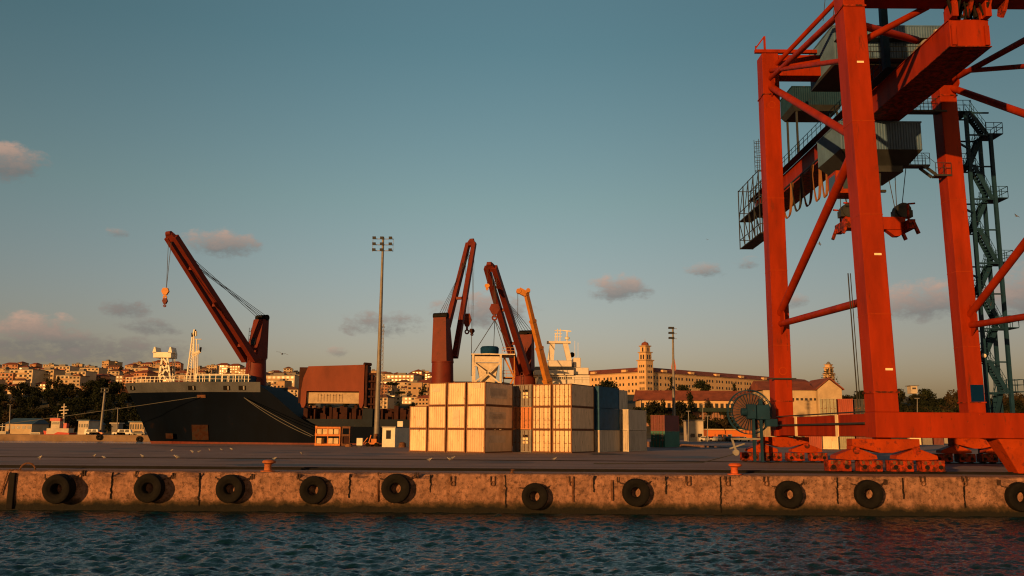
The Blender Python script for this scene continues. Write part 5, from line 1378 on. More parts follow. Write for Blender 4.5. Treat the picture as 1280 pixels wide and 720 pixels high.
m.hexa([(x0+1.5, TY_-2.2, WATER_Z-.3), (x1-1, TY_-2.6, WATER_Z-.3), (x1-1, TY_+2.6, WATER_Z-.3), (x0+1.5, TY_+2.2, WATER_Z-.3)], [(x0, TY_-.8, zt+.8), (x1, TY_-3, zt), (x1, TY_+3, zt), (x0, TY_+.8, zt+.8)]); m.build('hull', M['f_red'], tug)
def tb(name, x0, y0, x1, y1, dY, mm, par=tug, sub=None):
    a = at(x0, y1, TY_); b = at(x1, y0, TY_); m = MB(); m.box((a.x, TY_-dY, a.z), (b.x, TY_+dY, b.z)); return m.build(name, mm, par)
tb('deckhouse', 61, 535.5, 89, 542.5, 2.0, M['f_white']); wh = tb('wheelhouse', 66, 526.5, 77.5, 535.3, 1.6, M['f_white']); tb('wheelhouse_roof', 65.2, 522.8, 78.3, 526.3, 1.8, M['f_red']); tb('wheelhouse_window', 67, 527.5, 76.8, 530.5, 1.65, M['win'], wh)
tb('funnel', 80.5, 529, 85, 536, 1.0, M['f_red'])
m = MB(); m.tube(at(79.5, 530, TY_), at(80.5, 504.5, TY_), .42, .25, n=8)
for (y, w) in ((513, 5.5), (509, 3), (517, 3.5)): m.beam(at(80-w, y, TY_), at(80.3+w, y-.6, TY_), .4, .35)
m.tube(at(72, 523, TY_), at(72.6, 517, TY_), .15, n=5); m.build('mast', M['f_white'], tug)
# ---------------------------------------------------------------- vehicles (near and far share one builder)
M['car_white'] = mat('car_white', (0.4, 0.37, 0.33), .35, var=.05); M['car_red'] = mat('car_red', (0.32, 0.02, 0.012), .35, var=.05)
M['car_dark'] = mat('car_dark', (0.02, 0.022, 0.026), .35, var=.1); M['car_orange'] = mat('car_orange', (0.45, 0.12, 0.02), .4, var=.05); M['car_silver'] = mat('car_silver', (0.28, 0.28, 0.28), .35, metal=.3, var=.05)
def car_at(label, px, py, Y, paint, z=None, rz=0, L_=4.3, van=False, grp='vehicles parked far back on the terminal', dx=0):
    p = at(px, py, Y); z = p.z if z is None else z
    o = thing('parked_van' if van else 'parked_car', label, 'van' if van else 'car', (p.x, Y, z), grp, rz)
    h = L_/2; H_ = 2.1 if van else 1.45; w = .85
    m = MB(); m.prism([(-h, -w, .3), (h, -w, .3), (h, -w, .75), (h*.92, -w, .92), (h*.5 if not van else h*.8, -w, .98), (-h*.98, -w, .98)], (0, 2*w, 0)); m.build('body', paint, o, local=True)
    m = MB(); t0 = h*.45 if not van else h*.78; m.hexa([(-h*(.95 if van else .9), -w*.96, .983), (t0, -w*.96, .983), (t0, w*.96, .983), (-h*(.95 if van else .9), w*.96, .983)], [(-h*(.93 if van else .6), -w*.8, H_), (t0*.55 if not van else t0*.85, -w*.8, H_), (t0*.55 if not van else t0*.85, w*.8, H_), (-h*(.93 if van else .6), w*.8, H_)]); cb = m.build('cabin', paint, o, local=True)
    m = MB(); zz = (1.05, H_-.1); e = .03
    for sx0, sx1 in ((-h*.72, -h*.05), (0.0, t0*.7)): m.prism([(sx0, -w*.95-e, zz[0]), (sx1, -w*.95-e, zz[0]), (sx1-.18, -w*.81-e, zz[1]), (sx0+.18, -w*.81-e, zz[1])], (0, 2*w*.81, 0))
    m.build('side_window', M['win'], cb, local=True)
    for sx in (-h*.62, h*.62):
        for sy in (-1, 1): m = MB(); m.tube((sx, sy*w*.78, .32), (sx, sy*w*1.02, .32), .32, n=12); m.build('wheel', M['rubber'], o, local=True)
    return o
for (lab, px, Y, pm, van) in (('white van parked right of the thin lamp mast on the far pier', 157, 343.5, 'car_white', True), ('white car parked on the far pier left of the yellow office', 149.5, 343.5, 'car_white', False), ('dark car parked behind the second tyre on the far pier', 174, 343.5, 'car_dark', False), ('orange tractor like car at the foot of the pale lamp mast', 121, 343.5, 'car_orange', False), ('cream van parked at the shed end of the far pier', 116, 343.5, 'car_white', True)):
    car_at(lab, px, 541, Y, M[pm], z=fz, van=van, grp='vehicles on the far pier', L_=6 if van else 5)
# ================================================================== hillside houses
wallcols = [(0.46, 0.33, 0.20), (0.50, 0.38, 0.26), (0.40, 0.26, 0.15), (0.36, 0.27, 0.19), (0.52, 0.42, 0.30), (0.42, 0.20, 0.11)]
WALLS = [mat('house_wall', tuple(v*.82 for v in c), .85, var=.15, scale=.2, rust=.25, rscale=.3, rustcol=(c[0]*.5, c[1]*.42, c[2]*.38)) for c in wallcols]
ROOFS = [M['tile'], M['f_grey'], mat('roof_brown', (0.10, 0.045, 0.028), .85, var=.3, scale=.3)]
GLX = M['win']
def house_mesh(w, d, h, floors, nw, hip, balc, rr):
    """returns walls, roof, window boxes (one tuple per window) in local space, front face at y = 0"""
    wl = MB(); wl.box((-w/2, 0, -6), (w/2, d, h))
    rf = MB()
    if hip:
        e = .6; r = min(d, w)*.32
        rf.hexa([(-w/2-e, -e, h+.003), (w/2+e, -e, h+.003), (w/2+e, d+e, h+.003), (-w/2-e, d+e, h+.003)], [(-w/2+d*.42, d*.48, h+r*.8), (w/2-d*.42 if w > d else -w/2+d*.42+.3, d*.48, h+r*.8), (w/2-d*.42 if w > d else -w/2+d*.42+.3, d*.52, h+r*.8), (-w/2+d*.42, d*.52, h+r*.8)])
    else:
        rf.box((-w/2-.2, -.2, h+.003), (w/2+.2, d+.2, h+.5)); rf.box((-w*.15, d*.3, h+.503), (w*.15, d*.6, h+2.2))
    wins = []
    fh = h/floors; ww = w/nw
    for f in range(floors):
        for k in range(nw):
            x = -w/2 + ww*(k+.5); z = fh*(f+.35)
            if rr.random() < .08: continue
            wins.append(((x-ww*.26, -.09, z), (x+ww*.26, -.003, z+fh*.48)))
    bl = []
    if balc:
        for f in range(1, floors):
            bl.append(((-w*.32, -1.1, fh*f-.1), (w*.32, -.004, fh*f+.12))); bl.append(((-w*.32, -1.1, fh*f+.125), (w*.32, -1.02, fh*f+1.0)))
    return wl, rf, wins, bl
rr = random.Random(21)
HPRO = []
for i in range(26):                       # small distant houses: one mesh each with walls, roof and window faces
    w = rr.uniform(10, 19); d = rr.uniform(9, 13); fl = rr.choice([2, 3, 3, 4, 5]); h = fl*rr.uniform(2.8, 3.2); nw = max(2, int(w/3.0)); hip = rr.random() < .55
    wl, rf, wins, bl = house_mesh(w, d, h, fl, nw, hip, rr.random() < .4, rr)
    m = MB(); m.add(wl.v, wl.f, 0); m.add(rf.v, rf.f, 1)
    for a, b in wins: m.box(a, b, 2)
    for a, b in bl: m.box(a, b, 0)
    me_o = m.build('hillside_house', [WALLS[i % len(WALLS)], ROOFS[0] if hip and rr.random() < .75 else ROOFS[1 + i % 2], GLX])
    HPRO.append([me_o, False, hip])
hcount = 0
def put_house(X, Y, i, label, grp, rz=None, sc=1.0):
    global hcount
    p = HPRO[i]; o = p[0] if not p[1] else p[0].copy()
    if p[1]: COL.objects.link(o)
    p[1] = True
    o.location = (X, Y, terrain(X, Y) - .3); o.rotation_euler = (0, 0, rr.uniform(-.55, .25) if rz is None else rz); o.scale = (sc,)*3
    tag(o, label, 'house', grp); hcount += 1
    return o
occupied = []
def free(X, Y, r):
    for (a, b, c) in occupied:
        if (a-X)**2 + (b-Y)**2 < (r+c)**2: return False
    occupied.append((X, Y, r)); return True
# nearer apartment blocks at the wood's upper edge, with their own parts
def apartment(px, Y, w, floors, wi, label, hip=False, balc=True, rz=-.2, zb=None, d=12, grp='apartment blocks on the left hillside'):
    p = at(px, 480, Y); X = p.x; z = terrain(X, Y) if zb is None else zb
    h = floors*3.0; nw = max(3, int(w/3.2))
    wl, rf, wins, bl = house_mesh(w, d, h, floors, nw, hip, balc, rr)
    o = thing('apartment_block', label, 'apartment block', (X, Y, z), grp, rz)
    wo = wl.build('wall', WALLS[wi], o, local=True); rf.build('roof', ROOFS[0] if hip else ROOFS[1], o, local=True)
    for a, b in wins:
        m = MB(); m.box(a, b); m.build('window', GLX, o, local=True)
    for a, b in bl:
        m = MB(); m.box(a, b); m.build('balcony', WALLS[(wi+4) % 6], o, local=True)
    occupied.append((X, Y, w*.5)); return o
apartment(3, 640, 16, 4, 5, 'terracotta apartment block cut by the left edge above the trees')
apartment(25, 640, 19, 5, 4, 'broad pale apartment block with four balcony rows above dark trees, far left')
apartment(53, 650, 17, 5, 0, 'narrow cream apartment block right of the broad pale one')
apartment(80, 645, 14, 4, 4, 'cream apartment block with stepped balconies above the wood')
apartment(96, 650, 13, 5, 1, 'tall slim apartment block at the left of the round dark tree')
apartment(38, 830, 46, 2, 3, 'long flat school like building with a wide brown roof on the left skyline', hip=True, balc=False, d=22)
apartment(72, 800, 22, 4, 1, 'pale block on the skyline right of the wide brown roof')
apartment(110, 790, 19, 4, 0, 'cream block on the skyline above the round dark tree')
apartment(150, 760, 24, 3, 4, 'wide cream block above the ship bow rail, left part')
apartment(172, 760, 22, 4, 1, 'cream block just left of the white jib rest')
apartment(270, 720, 28, 3, 4, 'wide pale block behind the bow between mast and crane')
apartment(286, 715, 20, 3, 0, 'pale block directly left of the bow crane pedestal')
apartment(345, 640, 28, 5, 4, 'large white block right of the bow crane above trees', balc=True)
apartment(363, 650, 14, 5, 1, 'white tower block beside the rusty hatch cover', balc=True)
apartment(500, 760, 24, 4, 1, 'white block between the floodlight mast and the containers')
apartment(482, 735, 18, 3, 0, 'low white block right of the floodlight mast')
GR1 = 'houses crowded on the left hillside'
random.seed(5)
tries = 0
rows = []
while hcount < 270 and tries < 9000:
    tries += 1
    px = rr.uniform(-25, 560); Y = rr.choice([rr.uniform(600, 700), rr.uniform(690, 950), rr.uniform(690, 950)])
    if px > 200 and rr.random() < .35: Y = rr.uniform(520, 640)
    if px < 205 and Y < 590: continue
    if px > 390 and px < 455: continue
    X = at(px, 500, Y).x
    if not free(X, Y, 7.2): continue
    i = rr.randrange(len(HPRO)); hip = HPRO[i][2]
    put_house(X, Y, i, 'small {} roofed house among many others on the hillside {}'.format('tile' if hip else 'flat', 'left of the ship bow' if px < 160 else 'behind the ship bow' if px < 330 else 'behind the hatch cover and mast' if px < 560 else 'behind the containers'), GR1, sc=rr.uniform(.6, .85))
# ---------------------------------------------------------------- trees
M['leaf'] = mat('foliage_dark', (0.010, 0.013, 0.006), .85, spec=.1, var=.6, scale=.35, rnd=.35)  # dark leaf colour also carries the shadow lying over the left slope
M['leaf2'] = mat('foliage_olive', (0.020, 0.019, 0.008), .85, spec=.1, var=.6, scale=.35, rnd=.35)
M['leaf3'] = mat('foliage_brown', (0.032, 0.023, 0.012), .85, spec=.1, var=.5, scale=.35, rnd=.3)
M['bark'] = mat('bark', (0.06, 0.042, 0.028), .9, var=.3)
def leaf_cloud(lobes, n, size, rng, flat=0.0):
    vs = []; fs = []
    L = len(lobes); wts = np.array([l[3]*l[4]*l[5] for l in lobes]) ** .67; wts /= wts.sum()
    for k in range(n):
        (cx, cy, cz, a, b, c) = lobes[rng.choice(L, p=wts)]
        v = rng.normal(size=3); v /= np.linalg.norm(v); r = rng.random() ** .28
        p = np.array([cx + a*v[0]*r, cy + b*v[1]*r, cz + c*v[2]*r])
        s = size * rng.uniform(.55, 1.35); u = rng.normal(size=3); u[2] *= (1-flat); u /= np.linalg.norm(u)
        w = np.cross(u, rng.normal(size=3)); w /= np.linalg.norm(w) + 1e-9
        o = len(vs); t = rng.uniform(.5, 1)
        vs += [tuple(p - u*s), tuple(p + w*s*.6*t), tuple(p + u*s), tuple(p - w*s*.6)]; fs.append((o, o+1, o+2, o+3))
    return vs, fs
rngT = np.random.default_rng(3)
def tree_proto(kind, lm):
    o = thing('broadleaf_tree', 'tree', 'tree')
    m = MB(); lob = []
    if kind == 'broad':
        for k in range(9):
            a = rngT.uniform(0, 6.28); r = rngT.uniform(.5, 3.2); lob.append((r*math.cos(a), r*math.sin(a), rngT.uniform(4.2, 8.2), rngT.uniform(1.5, 2.6), rngT.uniform(1.5, 2.6), rngT.uniform(1.2, 2.1)))
        h = 5; n = 900; s = .48
    elif kind == 'tall':
        for k in range(8): lob.append((rngT.uniform(-1.2, 1.2), rngT.uniform(-1.2, 1.2), 3 + k*1.25, 2.1*(1-k*.07), 2.1*(1-k*.07), 1.5))
        h = 9; n = 850; s = .45
    elif kind == 'pine':
        for k in range(9):
            a = rngT.uniform(0, 6.28); r = rngT.uniform(.5, 4.2); lob.append((r*math.cos(a), r*math.sin(a), rngT.uniform(7.2, 8.6), rngT.uniform(1.6, 2.4), rngT.uniform(1.6, 2.4), .8))
        h = 7.5; n = 850; s = .42
    elif kind == 'bush':
        for k in range(7):
            a = rngT.uniform(0, 6.28); r = rngT.uniform(.3, 2.4); lob.append((r*math.cos(a), r*math.sin(a), rngT.uniform(1.2, 3.0), 1.7, 1.7, 1.3))
        h = 2; n = 600; s = .42
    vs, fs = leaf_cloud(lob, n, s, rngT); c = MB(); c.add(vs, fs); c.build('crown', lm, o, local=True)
    m.tube((0, 0, -1.5), (.15, .1, h*.6), .32, .22, n=7); m.tube((.15, .1, h*.6), (.3, -.2, h), .22, .1, n=6)
    for k in range(4):
        l = lob[k]; m.tube((.15, .1, h*.5), (l[0]*.8, l[1]*.8, l[2]), .13, .04, n=5)
    m.build('trunk', M['bark'], o, local=True)
    return [o, False]
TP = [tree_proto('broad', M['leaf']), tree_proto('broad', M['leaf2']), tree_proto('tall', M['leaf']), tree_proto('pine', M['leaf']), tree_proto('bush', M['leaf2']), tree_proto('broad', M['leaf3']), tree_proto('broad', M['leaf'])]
NM = {0: 'broadleaf_tree', 1: 'broadleaf_tree', 2: 'tall_tree', 3: 'umbrella_pine', 4: 'bush', 5: 'broadleaf_tree', 6: 'broadleaf_tree', 7: 'tall_tree'}
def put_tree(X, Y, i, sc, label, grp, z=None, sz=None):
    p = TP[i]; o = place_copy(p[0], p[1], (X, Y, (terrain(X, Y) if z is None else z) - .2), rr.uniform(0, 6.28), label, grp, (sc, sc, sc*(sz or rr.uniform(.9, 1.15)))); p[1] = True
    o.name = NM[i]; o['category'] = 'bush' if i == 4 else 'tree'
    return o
# the wooded slope on the left
n_t = 0; occ_t = []
tries = 0
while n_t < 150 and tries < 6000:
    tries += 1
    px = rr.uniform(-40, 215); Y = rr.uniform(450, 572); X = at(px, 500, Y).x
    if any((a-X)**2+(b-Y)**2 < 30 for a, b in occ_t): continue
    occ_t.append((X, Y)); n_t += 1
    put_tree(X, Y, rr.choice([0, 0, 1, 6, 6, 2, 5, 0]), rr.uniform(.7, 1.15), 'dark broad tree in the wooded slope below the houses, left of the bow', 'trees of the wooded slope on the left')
p = at(125, 500, 560)
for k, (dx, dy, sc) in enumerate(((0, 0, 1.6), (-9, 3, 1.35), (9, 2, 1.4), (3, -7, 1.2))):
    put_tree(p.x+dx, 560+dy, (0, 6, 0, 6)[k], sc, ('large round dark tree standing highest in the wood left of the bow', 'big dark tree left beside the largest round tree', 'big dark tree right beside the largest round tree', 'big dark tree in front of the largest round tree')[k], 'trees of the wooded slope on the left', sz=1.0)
n_t = 0; tries = 0
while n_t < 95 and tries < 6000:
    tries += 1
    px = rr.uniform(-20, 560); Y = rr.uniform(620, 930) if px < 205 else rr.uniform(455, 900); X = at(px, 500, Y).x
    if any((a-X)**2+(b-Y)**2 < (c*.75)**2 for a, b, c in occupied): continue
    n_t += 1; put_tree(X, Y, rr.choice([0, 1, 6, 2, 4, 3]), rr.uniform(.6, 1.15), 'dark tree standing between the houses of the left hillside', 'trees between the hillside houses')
# low cover of the slopes
# ---------------------------------------------------------------- the barracks with its corner tower
M['stone'] = mat('barracks_stone', (0.46, 0.30, 0.16), .85, var=.12, scale=.15)
M['stone_d'] = mat('barracks_trim', (0.30, 0.20, 0.12), .85, var=.15)
TWY = 690.0
tw = at(807.5, 490, TWY); zg = at(807, 491, TWY).z
zr = at(822, 464.5, TWY).z
dR = Vector((.76, .65, 0)).normalized(); dL = Vector((-.65, .76, 0)).normalized()
# tower faces follow the wings
bk = thing('barracks', 'long sandstone barracks with red tiled roofs and a corner clock tower', 'barracks', (tw.x, TWY, zg))
def oriented(m, o, dx, dy, x0, x1, y0, y1, z0, z1, mi=0):
    f = lambda x, y, z: tuple(Vector((o.x, o.y, 0)) + dx*x + dy*y + Vector((0, 0, z)))
    m.hexa([f(x0, y0, z0), f(x1, y0, z0), f(x1, y1, z0), f(x0, y1, z0)], [f(x0, y0, z1), f(x1, y0, z1), f(x1, y1, z1), f(x0, y1, z1)], mi)
org = Vector((tw.x, TWY, 0))
WD = 15.0
def wing(d, perp, L_, name):
    m = MB(); oriented(m, org, d, perp, 2, L_, 0, WD, zg-12, zr); wo = m.build('wing_wall', M['stone'], bk)
    r = MB(); f = lambda x, y, z: tuple(org + d*x + perp*y + Vector((0, 0, z)))
    e = 1.0
    r.add([f(1, -e, zr+.003), f(L_, -e, zr+.003), f(L_, WD+e, zr+.003), f(1, WD+e, zr+.003), f(1, WD/2, zr+4.2), f(L_, WD/2, zr+4.2)], [(0, 1, 5, 4), (3, 2, 5, 4)[::-1], (0, 4, 3), (1, 2, 5), (0, 3, 2, 1)]); r.build('wing_roof', M['tile'], bk)
    for k in range(int(L_/34)):
        g = MB(); x = 22 + k*34; oriented(g, org, d, perp, x-2.4, x+2.4, -.9, 2.0, zr+.4, zr+2.3); g.build('roof_gable', M['stone'], wo)
    c = MB(); oriented(c, org, d, perp, 3, L_, -.35, -.004, zr-.8, zr-.1); c.build('cornice', M['stone_d'], wo)
    return wo
PR = dL; PL = dR
w1 = wing(dR, dL, 235, 'r'); w2 = wing(dL, dR, 150, 'l')
wins = []
for (d, perp, L_, wo) in ((dL, dR, 120, w2), (dR, dL, 230, w1)):
    bay = 4.4
    for r_ in range(3):
        for k in range(int((L_-8)/bay)):
            x = 9 + k*bay + (.9 if k % 3 == 0 else -.5 if k % 3 == 2 else 0); z = zr - 3.6 - r_*5.2
            wins.append((x, z, d, perp, wo))
wins.sort(key=lambda q: q[0])
for i, (x, z, d, perp, wo) in enumerate(wins[:100]):
    m = MB(); oriented(m, org, d, perp, x-.75, x+.75, -.10, -.004, z-1.5, z+.6); m.build('window', M['win'], bk)
m = MB()
for (x, z, d, perp, wo) in wins[100:]: oriented(m, org, d, perp, x-.75, x+.75, -.10, -.004, z-1.5, z+.6)
o = m.build('far_windows', M['win'], bk); o['kind'] = 'stuff'
# tower
def tower(org, par, zb, tiers, dome, sc=1.0, nwin=True):
    """tiers: (half width, z0, z1)"""
    mains = []
    for j, (hw, z0, z1) in enumerate(tiers):
        m = MB(); oriented(m, org, dR, dL, -hw, hw, -hw, hw, z0, z1); t = m.build('tower_tier', M['stone'], par); mains.append(t)
        c = MB(); oriented(c, org, dR, dL, -hw-.7*sc, hw+.7*sc, -hw-.7*sc, hw+.7*sc, z1+.003, z1+.8*sc); c.build('cornice', M['stone_d'], t)
    return mains
zc1 = at(807, 451, TWY).z; zc2 = at(807, 441, TWY).z; zc3 = at(807, 433, TWY).z; zd = at(807, 428, TWY).z; zs = at(807, 423.5, TWY).z
o2 = org + dR*1.5 + dL*1.5
TT = tower(o2, bk, zg, ((4.2, zg-6, zc1), (3.4, zc1+.8, zc2), (2.75, zc2+.8, zc3)), None)
m = MB(); m.lathe([(2.9, zc3+.82), (2.9, zc3+1.5), (2.4, zc3+3.0), (1.3, zd+.3), (.3, zd+.9)], (o2.x, o2.y, 0), 'Z', 16); dm = m.build('dome', M['tile'], bk, smooth=True)
m = MB(); m.tube((o2.x, o2.y, zd+.5), (o2.x, o2.y, zs+.6), .22, .05, n=6); m.build('finial', M['stone_d'], dm)
for (nx, ny) in ((dR, dL), (dL, dR)):
    hw = 4.2
    for r_ in range(5):
        for k in (-1, 0, 1):
            z = zc1 - 4.2 - r_*4.3; m = MB(); oriented(m, o2, nx, ny, k*1.9-.5, k*1.9+.5, -hw-.10, -hw-.004, z-.9, z+1.0); m.build('tower_window', M['win'], TT[0])
    for j, (hw, zz, ks) in enumerate(((3.4, (zc1+zc2)/2+.2, (-.42, .42)), (2.75, (zc2+zc3)/2+.3, (0,)))):
        for k in ks: m = MB(); oriented(m, o2, nx, ny, k*3-.65, k*3+.65, -hw-.10, -hw-.004, zz-2.0, zz+1.4); m.build('belfry_opening', M['win'], TT[1+j])
# second, more distant tower
Y2 = 860.0
q2 = at(1037, 485, Y2); o3 = Vector((q2.x, Y2, 0)); z_ = lambda y: at(1037, y, Y2).z
bk2 = thing('far_tower', 'small distant sandstone tower rising behind a layered conifer', 'tower', (o3.x, o3.y, z_(490)))
T2_ = tower(o3, bk2, 0, ((3.7, z_(492), z_(468)), (3.0, z_(468)+.8, z_(460)), (2.4, z_(460)+.6, z_(456.5))), None)
m = MB(); m.lathe([(2.5, z_(456.5)+.85), (2.3, z_(455)), (1.2, z_(452.8)), (.2, z_(452))], (o3.x, o3.y, 0), 'Z', 14); dm = m.build('dome', M['f_grey'], bk2, smooth=True)
for (nx, ny) in ((dR, dL), (dL, dR)):
    m = MB(); oriented(m, o3, nx, ny, -.7, .7, -3.1, -3.004, z_(466), z_(462)); m.build('belfry_opening', M['win'], T2_[1])
# flag by the floodlight mast
Yf = 560.0; a = at(846, 490, Yf); b = at(841.5, 440, Yf)
fl = thing('flagpole', 'tall flagpole with a drooping pink flag behind the slim floodlight mast', 'flagpole', (b.x, Yf, a.z))
m = MB(); m.tube((b.x, Yf, a.z-4), (b.x, Yf, b.z+1), .2, .1, n=6); m.build('pole', M['mast'], fl)
M['flag'] = mat('flag_cloth', (0.34, 0.12, 0.09), .8, var=.2); m = MB()
fv = []
for i in range(7):
    for j in range(9):
        t = j/8; wd = (.25 + 2.6*t**1.5)*(1 - (max(0, t-.82)/.18)*.7); fv.append((b.x - wd*.7 + wd*1.5*i/6, Yf + .35*math.sin(i*1.7+t*2), b.z - 12.2*t))
m.add(fv, [(i*9+j, (i+1)*9+j, (i+1)*9+j+1, i*9+j+1) for i in range(6) for j in range(8)]); m.build('flag', M['flag'], fl)
# long red roofed building below the barracks
shed('long_building', 'long low building with a red tiled roof below the barracks', 800, 985, 501.5, 514, 470, 16, M['stone'], M['tile'], over=1.2, wins=28, winrow=(.35, .75), pitch=5.5)
m = MB(); a = at(792, 520, 455); b = at(948, 513, 455); m.box((a.x, 455, a.z-6), (b.x, 456, b.z)); M['rwall'] = mat('retaining_wall', (0.24, 0.12, 0.075), .9, var=.3, scale=.2); o = m.build('retaining_wall', M['rwall']); tag(o, 'reddish retaining wall in front of the long red roofed building', 'wall')
m = MB(); a = at(795, 514, 452); b = at(948, 510, 452); z0 = a.z
for k in range(40): x = a.x + (b.x-a.x)*k/39; m.beam((x, 452, z0-5), (x, 452, b.z), .12, .12)
m.box((a.x, 451.95, z0), (b.x, 452.0, b.z-.1)); M['fence_g'] = mat('fence_green', (0.008, 0.018, 0.013), .8, var=.3); o = m.build('green_fence', M['fence_g']); tag(o, 'dark green fence along the top of the retaining wall', 'fence')
# gabled building and shed in the right middle distance
GBY = 300.0
a = at(985, 515, GBY); b = at(1042, 488, GBY); zt = b.z
gb = thing('gabled_building', 'cream building with small square windows and a brown gabled roof', 'building', ((a.x+b.x)/2, GBY, 0))
m = MB(); xg = at(1020, 500, GBY).x; m.box((a.x-8, GBY, 0), (xg, GBY+16, zt)); m.build('wall', M['f_cream'], gb)
m = MB(); zp = at(1036, 474.5, GBY-2).z; xr = at(1050, 500, GBY).x; m.prism([(xg+.003, GBY-2, 0), (xr, GBY-2, 0), (xr, GBY-2, zt+.3), ((xg+xr)/2, GBY-2, zp), (xg+.003, GBY-2, zt+.3)], (0, 18, 0)); m.build('gable_wall', M['f_cream'], gb)
m = MB(); m.prism([(a.x-9, GBY-.8, zt+.003), (a.x-9, GBY+8, zt+3.4), (a.x-9, GBY+17, zt+.003)], (xg-a.x+8.9, 0, 0)); m.build('roof', M['tile'], gb)
m = MB()
xm = (xg+xr)/2
for s_, xe in ((-1, xg-.7), (1, xr+.7)): m.prism([(xe, GBY-2.6, zt), (xm, GBY-2.6, zp+.35), (xm, GBY-2.6, zp+.75), (xe, GBY-2.6, zt+.4)], (0, 19.2, 0))
m.build('gable_roof', M['tile'], gb)
for k in range(6):
    x = at(991 + k*5.6, 498, GBY).x; m = MB(); z = at(991, 499, GBY).z; m.box((x-.42, GBY-.08, z-.4), (x+.42, GBY-.003, z+.4)); m.build('window', M['win'], gb)
shed('site_office', 'two tier site office with pale lower wall right of the green container', 861.5, 879, 526.5, 549.5, 262, 8, M['f_white'], M['f_grey'], over=.3, wins=2, winrow=(.2, .38), base=0)
shed('small_lookout', 'small white lookout hut on top of the right hill', 1139, 1146.5, 482.5, 490, 620, 6, M['f_white'], M['f_grey'], over=1.0, wins=1)
shed('far_warehouse', 'low long shed with an orange front behind the parked vehicles', 884, 960, 538, 548.5, 318, 10, M['car_orange'], M['f_cream'], over=.6, base=0)
for k, (x0, x1, lab) in enumerate(((1186, 1218, 'white bus like trailer parked below the front sill beam'), (1222, 1250, 'second white trailer further right below the front beam'))):
    shed('parked_trailer', lab, x0, x1, 543.5, 551.5, 250, 2.6, M['f_white'], M['f_white'], over=.02, wins=5, cat='trailer', base=.9)
# trees on the right
for (px, Y, i, sc, lab) in ((756, 560, 0, 1.9, 'dark round tree above the teal containers'), (772, 565, 3, 1.0, 'smaller dark tree right of the round one above the teal containers'),
        (800, 440, 0, 1.2, 'dark tree below the barracks tower'), (818, 442, 6, 1.3, 'dark tree right below the barracks tower'), (828, 455, 2, .9, 'pointed dark tree before the red roofed building'),
        (853, 445, 6, 1.25, 'dark tree right of the slim floodlight mast'), (862, 448, 2, 1.25, 'tall dark tree in front of the long red roof'), (884, 455, 2, .85, 'pointed dark tree before the pale lower facade'), (905, 455, 0, .7, 'round shrub like tree before the pale lower facade'),
        (855, 620, 0, 1.2, 'umbrella shaped tree in front of the right barracks wing'), (879, 625, 0, 1.5, 'wide dark pine in front of the right barracks wing'), (859, 600, 4, 2.2, 'dark bush below the umbrella shaped tree'), (840, 640, 2, 1.1, 'slim dark tree near the barracks corner'), (918, 640, 2, .9, 'slim dark tree by the far part of the barracks'),
        (905, 590, 4, 1.2, 'low dark bush on the barracks lawn')):
    put_tree(at(px, 500, Y).x, Y, i, sc, lab, 'trees below and before the barracks')
n_t = 0; rr2 = random.Random(8)
for k in range(34):
    px = rr2.uniform(866, 960); Y = rr2.uniform(335, 420); put_tree(at(px, 530, Y).x, Y, rr2.choice([0, 1, 6, 5, 4]), rr2.uniform(.6, .85), 'dark tree in the row behind the parked vehicles', 'trees behind the parked vehicles', z=max(0, terrain(at(px, 530, Y).x, Y)) - .5)
for k in range(14):
    px = rr2.uniform(795, 862); Y = rr2.uniform(340, 430); put_tree(at(px, 530, Y).x, Y, rr2.choice([0, 1, 6]), rr2.uniform(.7, 1.0), 'dark tree behind the maroon and green containers', 'trees behind the long containers')
for k in range(120):
    px = rr2.uniform(1050, 1330); Y = rr2.uniform(360, 560); put_tree(at(px, 530, Y).x, Y, rr2.choice([0, 1, 5, 6, 0]), rr2.uniform(.9, 1.45), 'bushy dark tree on the wooded hill behind the crane legs', 'trees on the right hill')
# layered conifer and its wide pine
Yc2 = 520.0; p = at(1037, 490, Yc2); zc = p.z; ar = thing('layered_conifer', 'conifer with flat layered branches in front of the far tower', 'tree', (p.x, Yc2, zc))
m = MB(); zt = at(1037, 460, Yc2).z; m.tube((p.x, Yc2, zc-6), (p.x, Yc2, zt), .3, .08, n=6); m.build('trunk', M['bark'], ar)
c = MB()
for k in range(10):
    z = at(1037, 484 - k*2.5, Yc2).z; r = 6.4 - abs(k-2)*.55; vs, fs = leaf_cloud([(p.x, Yc2, z, r, r, .30)], 60, .5, rngT, flat=.85); c.add(vs, fs)
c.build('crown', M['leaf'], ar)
for dx, sc in ((-4, 1.15), (5, 1.25), (0, 1.1)):
    pp = at(1036+dx, 490, 500); put_tree(pp.x, 500, 3, sc, 'wide umbrella pine at the foot of the layered conifer', 'umbrella pines by the gabled building', z=at(1036, 483, 500).z - 9.2*sc)
# thin lamp posts on the right
for (px, y0, y1, Y, lab) in ((801, 545, 500, 210, 'thin pole above the container with the cream end'), (878, 545, 506, 300, 'thin lamp post with a bright head left of the cable reel'), (884, 548, 520, 260, 'short thin pole right of the site office'), (860, 545, 514, 250, 'short lamp post behind the maroon container'), (1146, 545, 498, 240, 'pale lamp post between the right crane legs')):
    a = at(px, y0, Y); b = at(px+.6, y1, Y); o = thing('lamp_post', lab, 'lamp post', (a.x, Y, 0), 'thin lamp posts of the terminal')
    m = MB(); m.tube((a.x, Y, 0), (b.x, Y, b.z), .16, .10, n=6); m.build('pole', M['mast'], o)
    m = MB(); m.box((b.x-.7, Y-.25, b.z-.1), (b.x+.5, Y+.25, b.z+.12)); m.build('lamp_head', M['mast'], o)
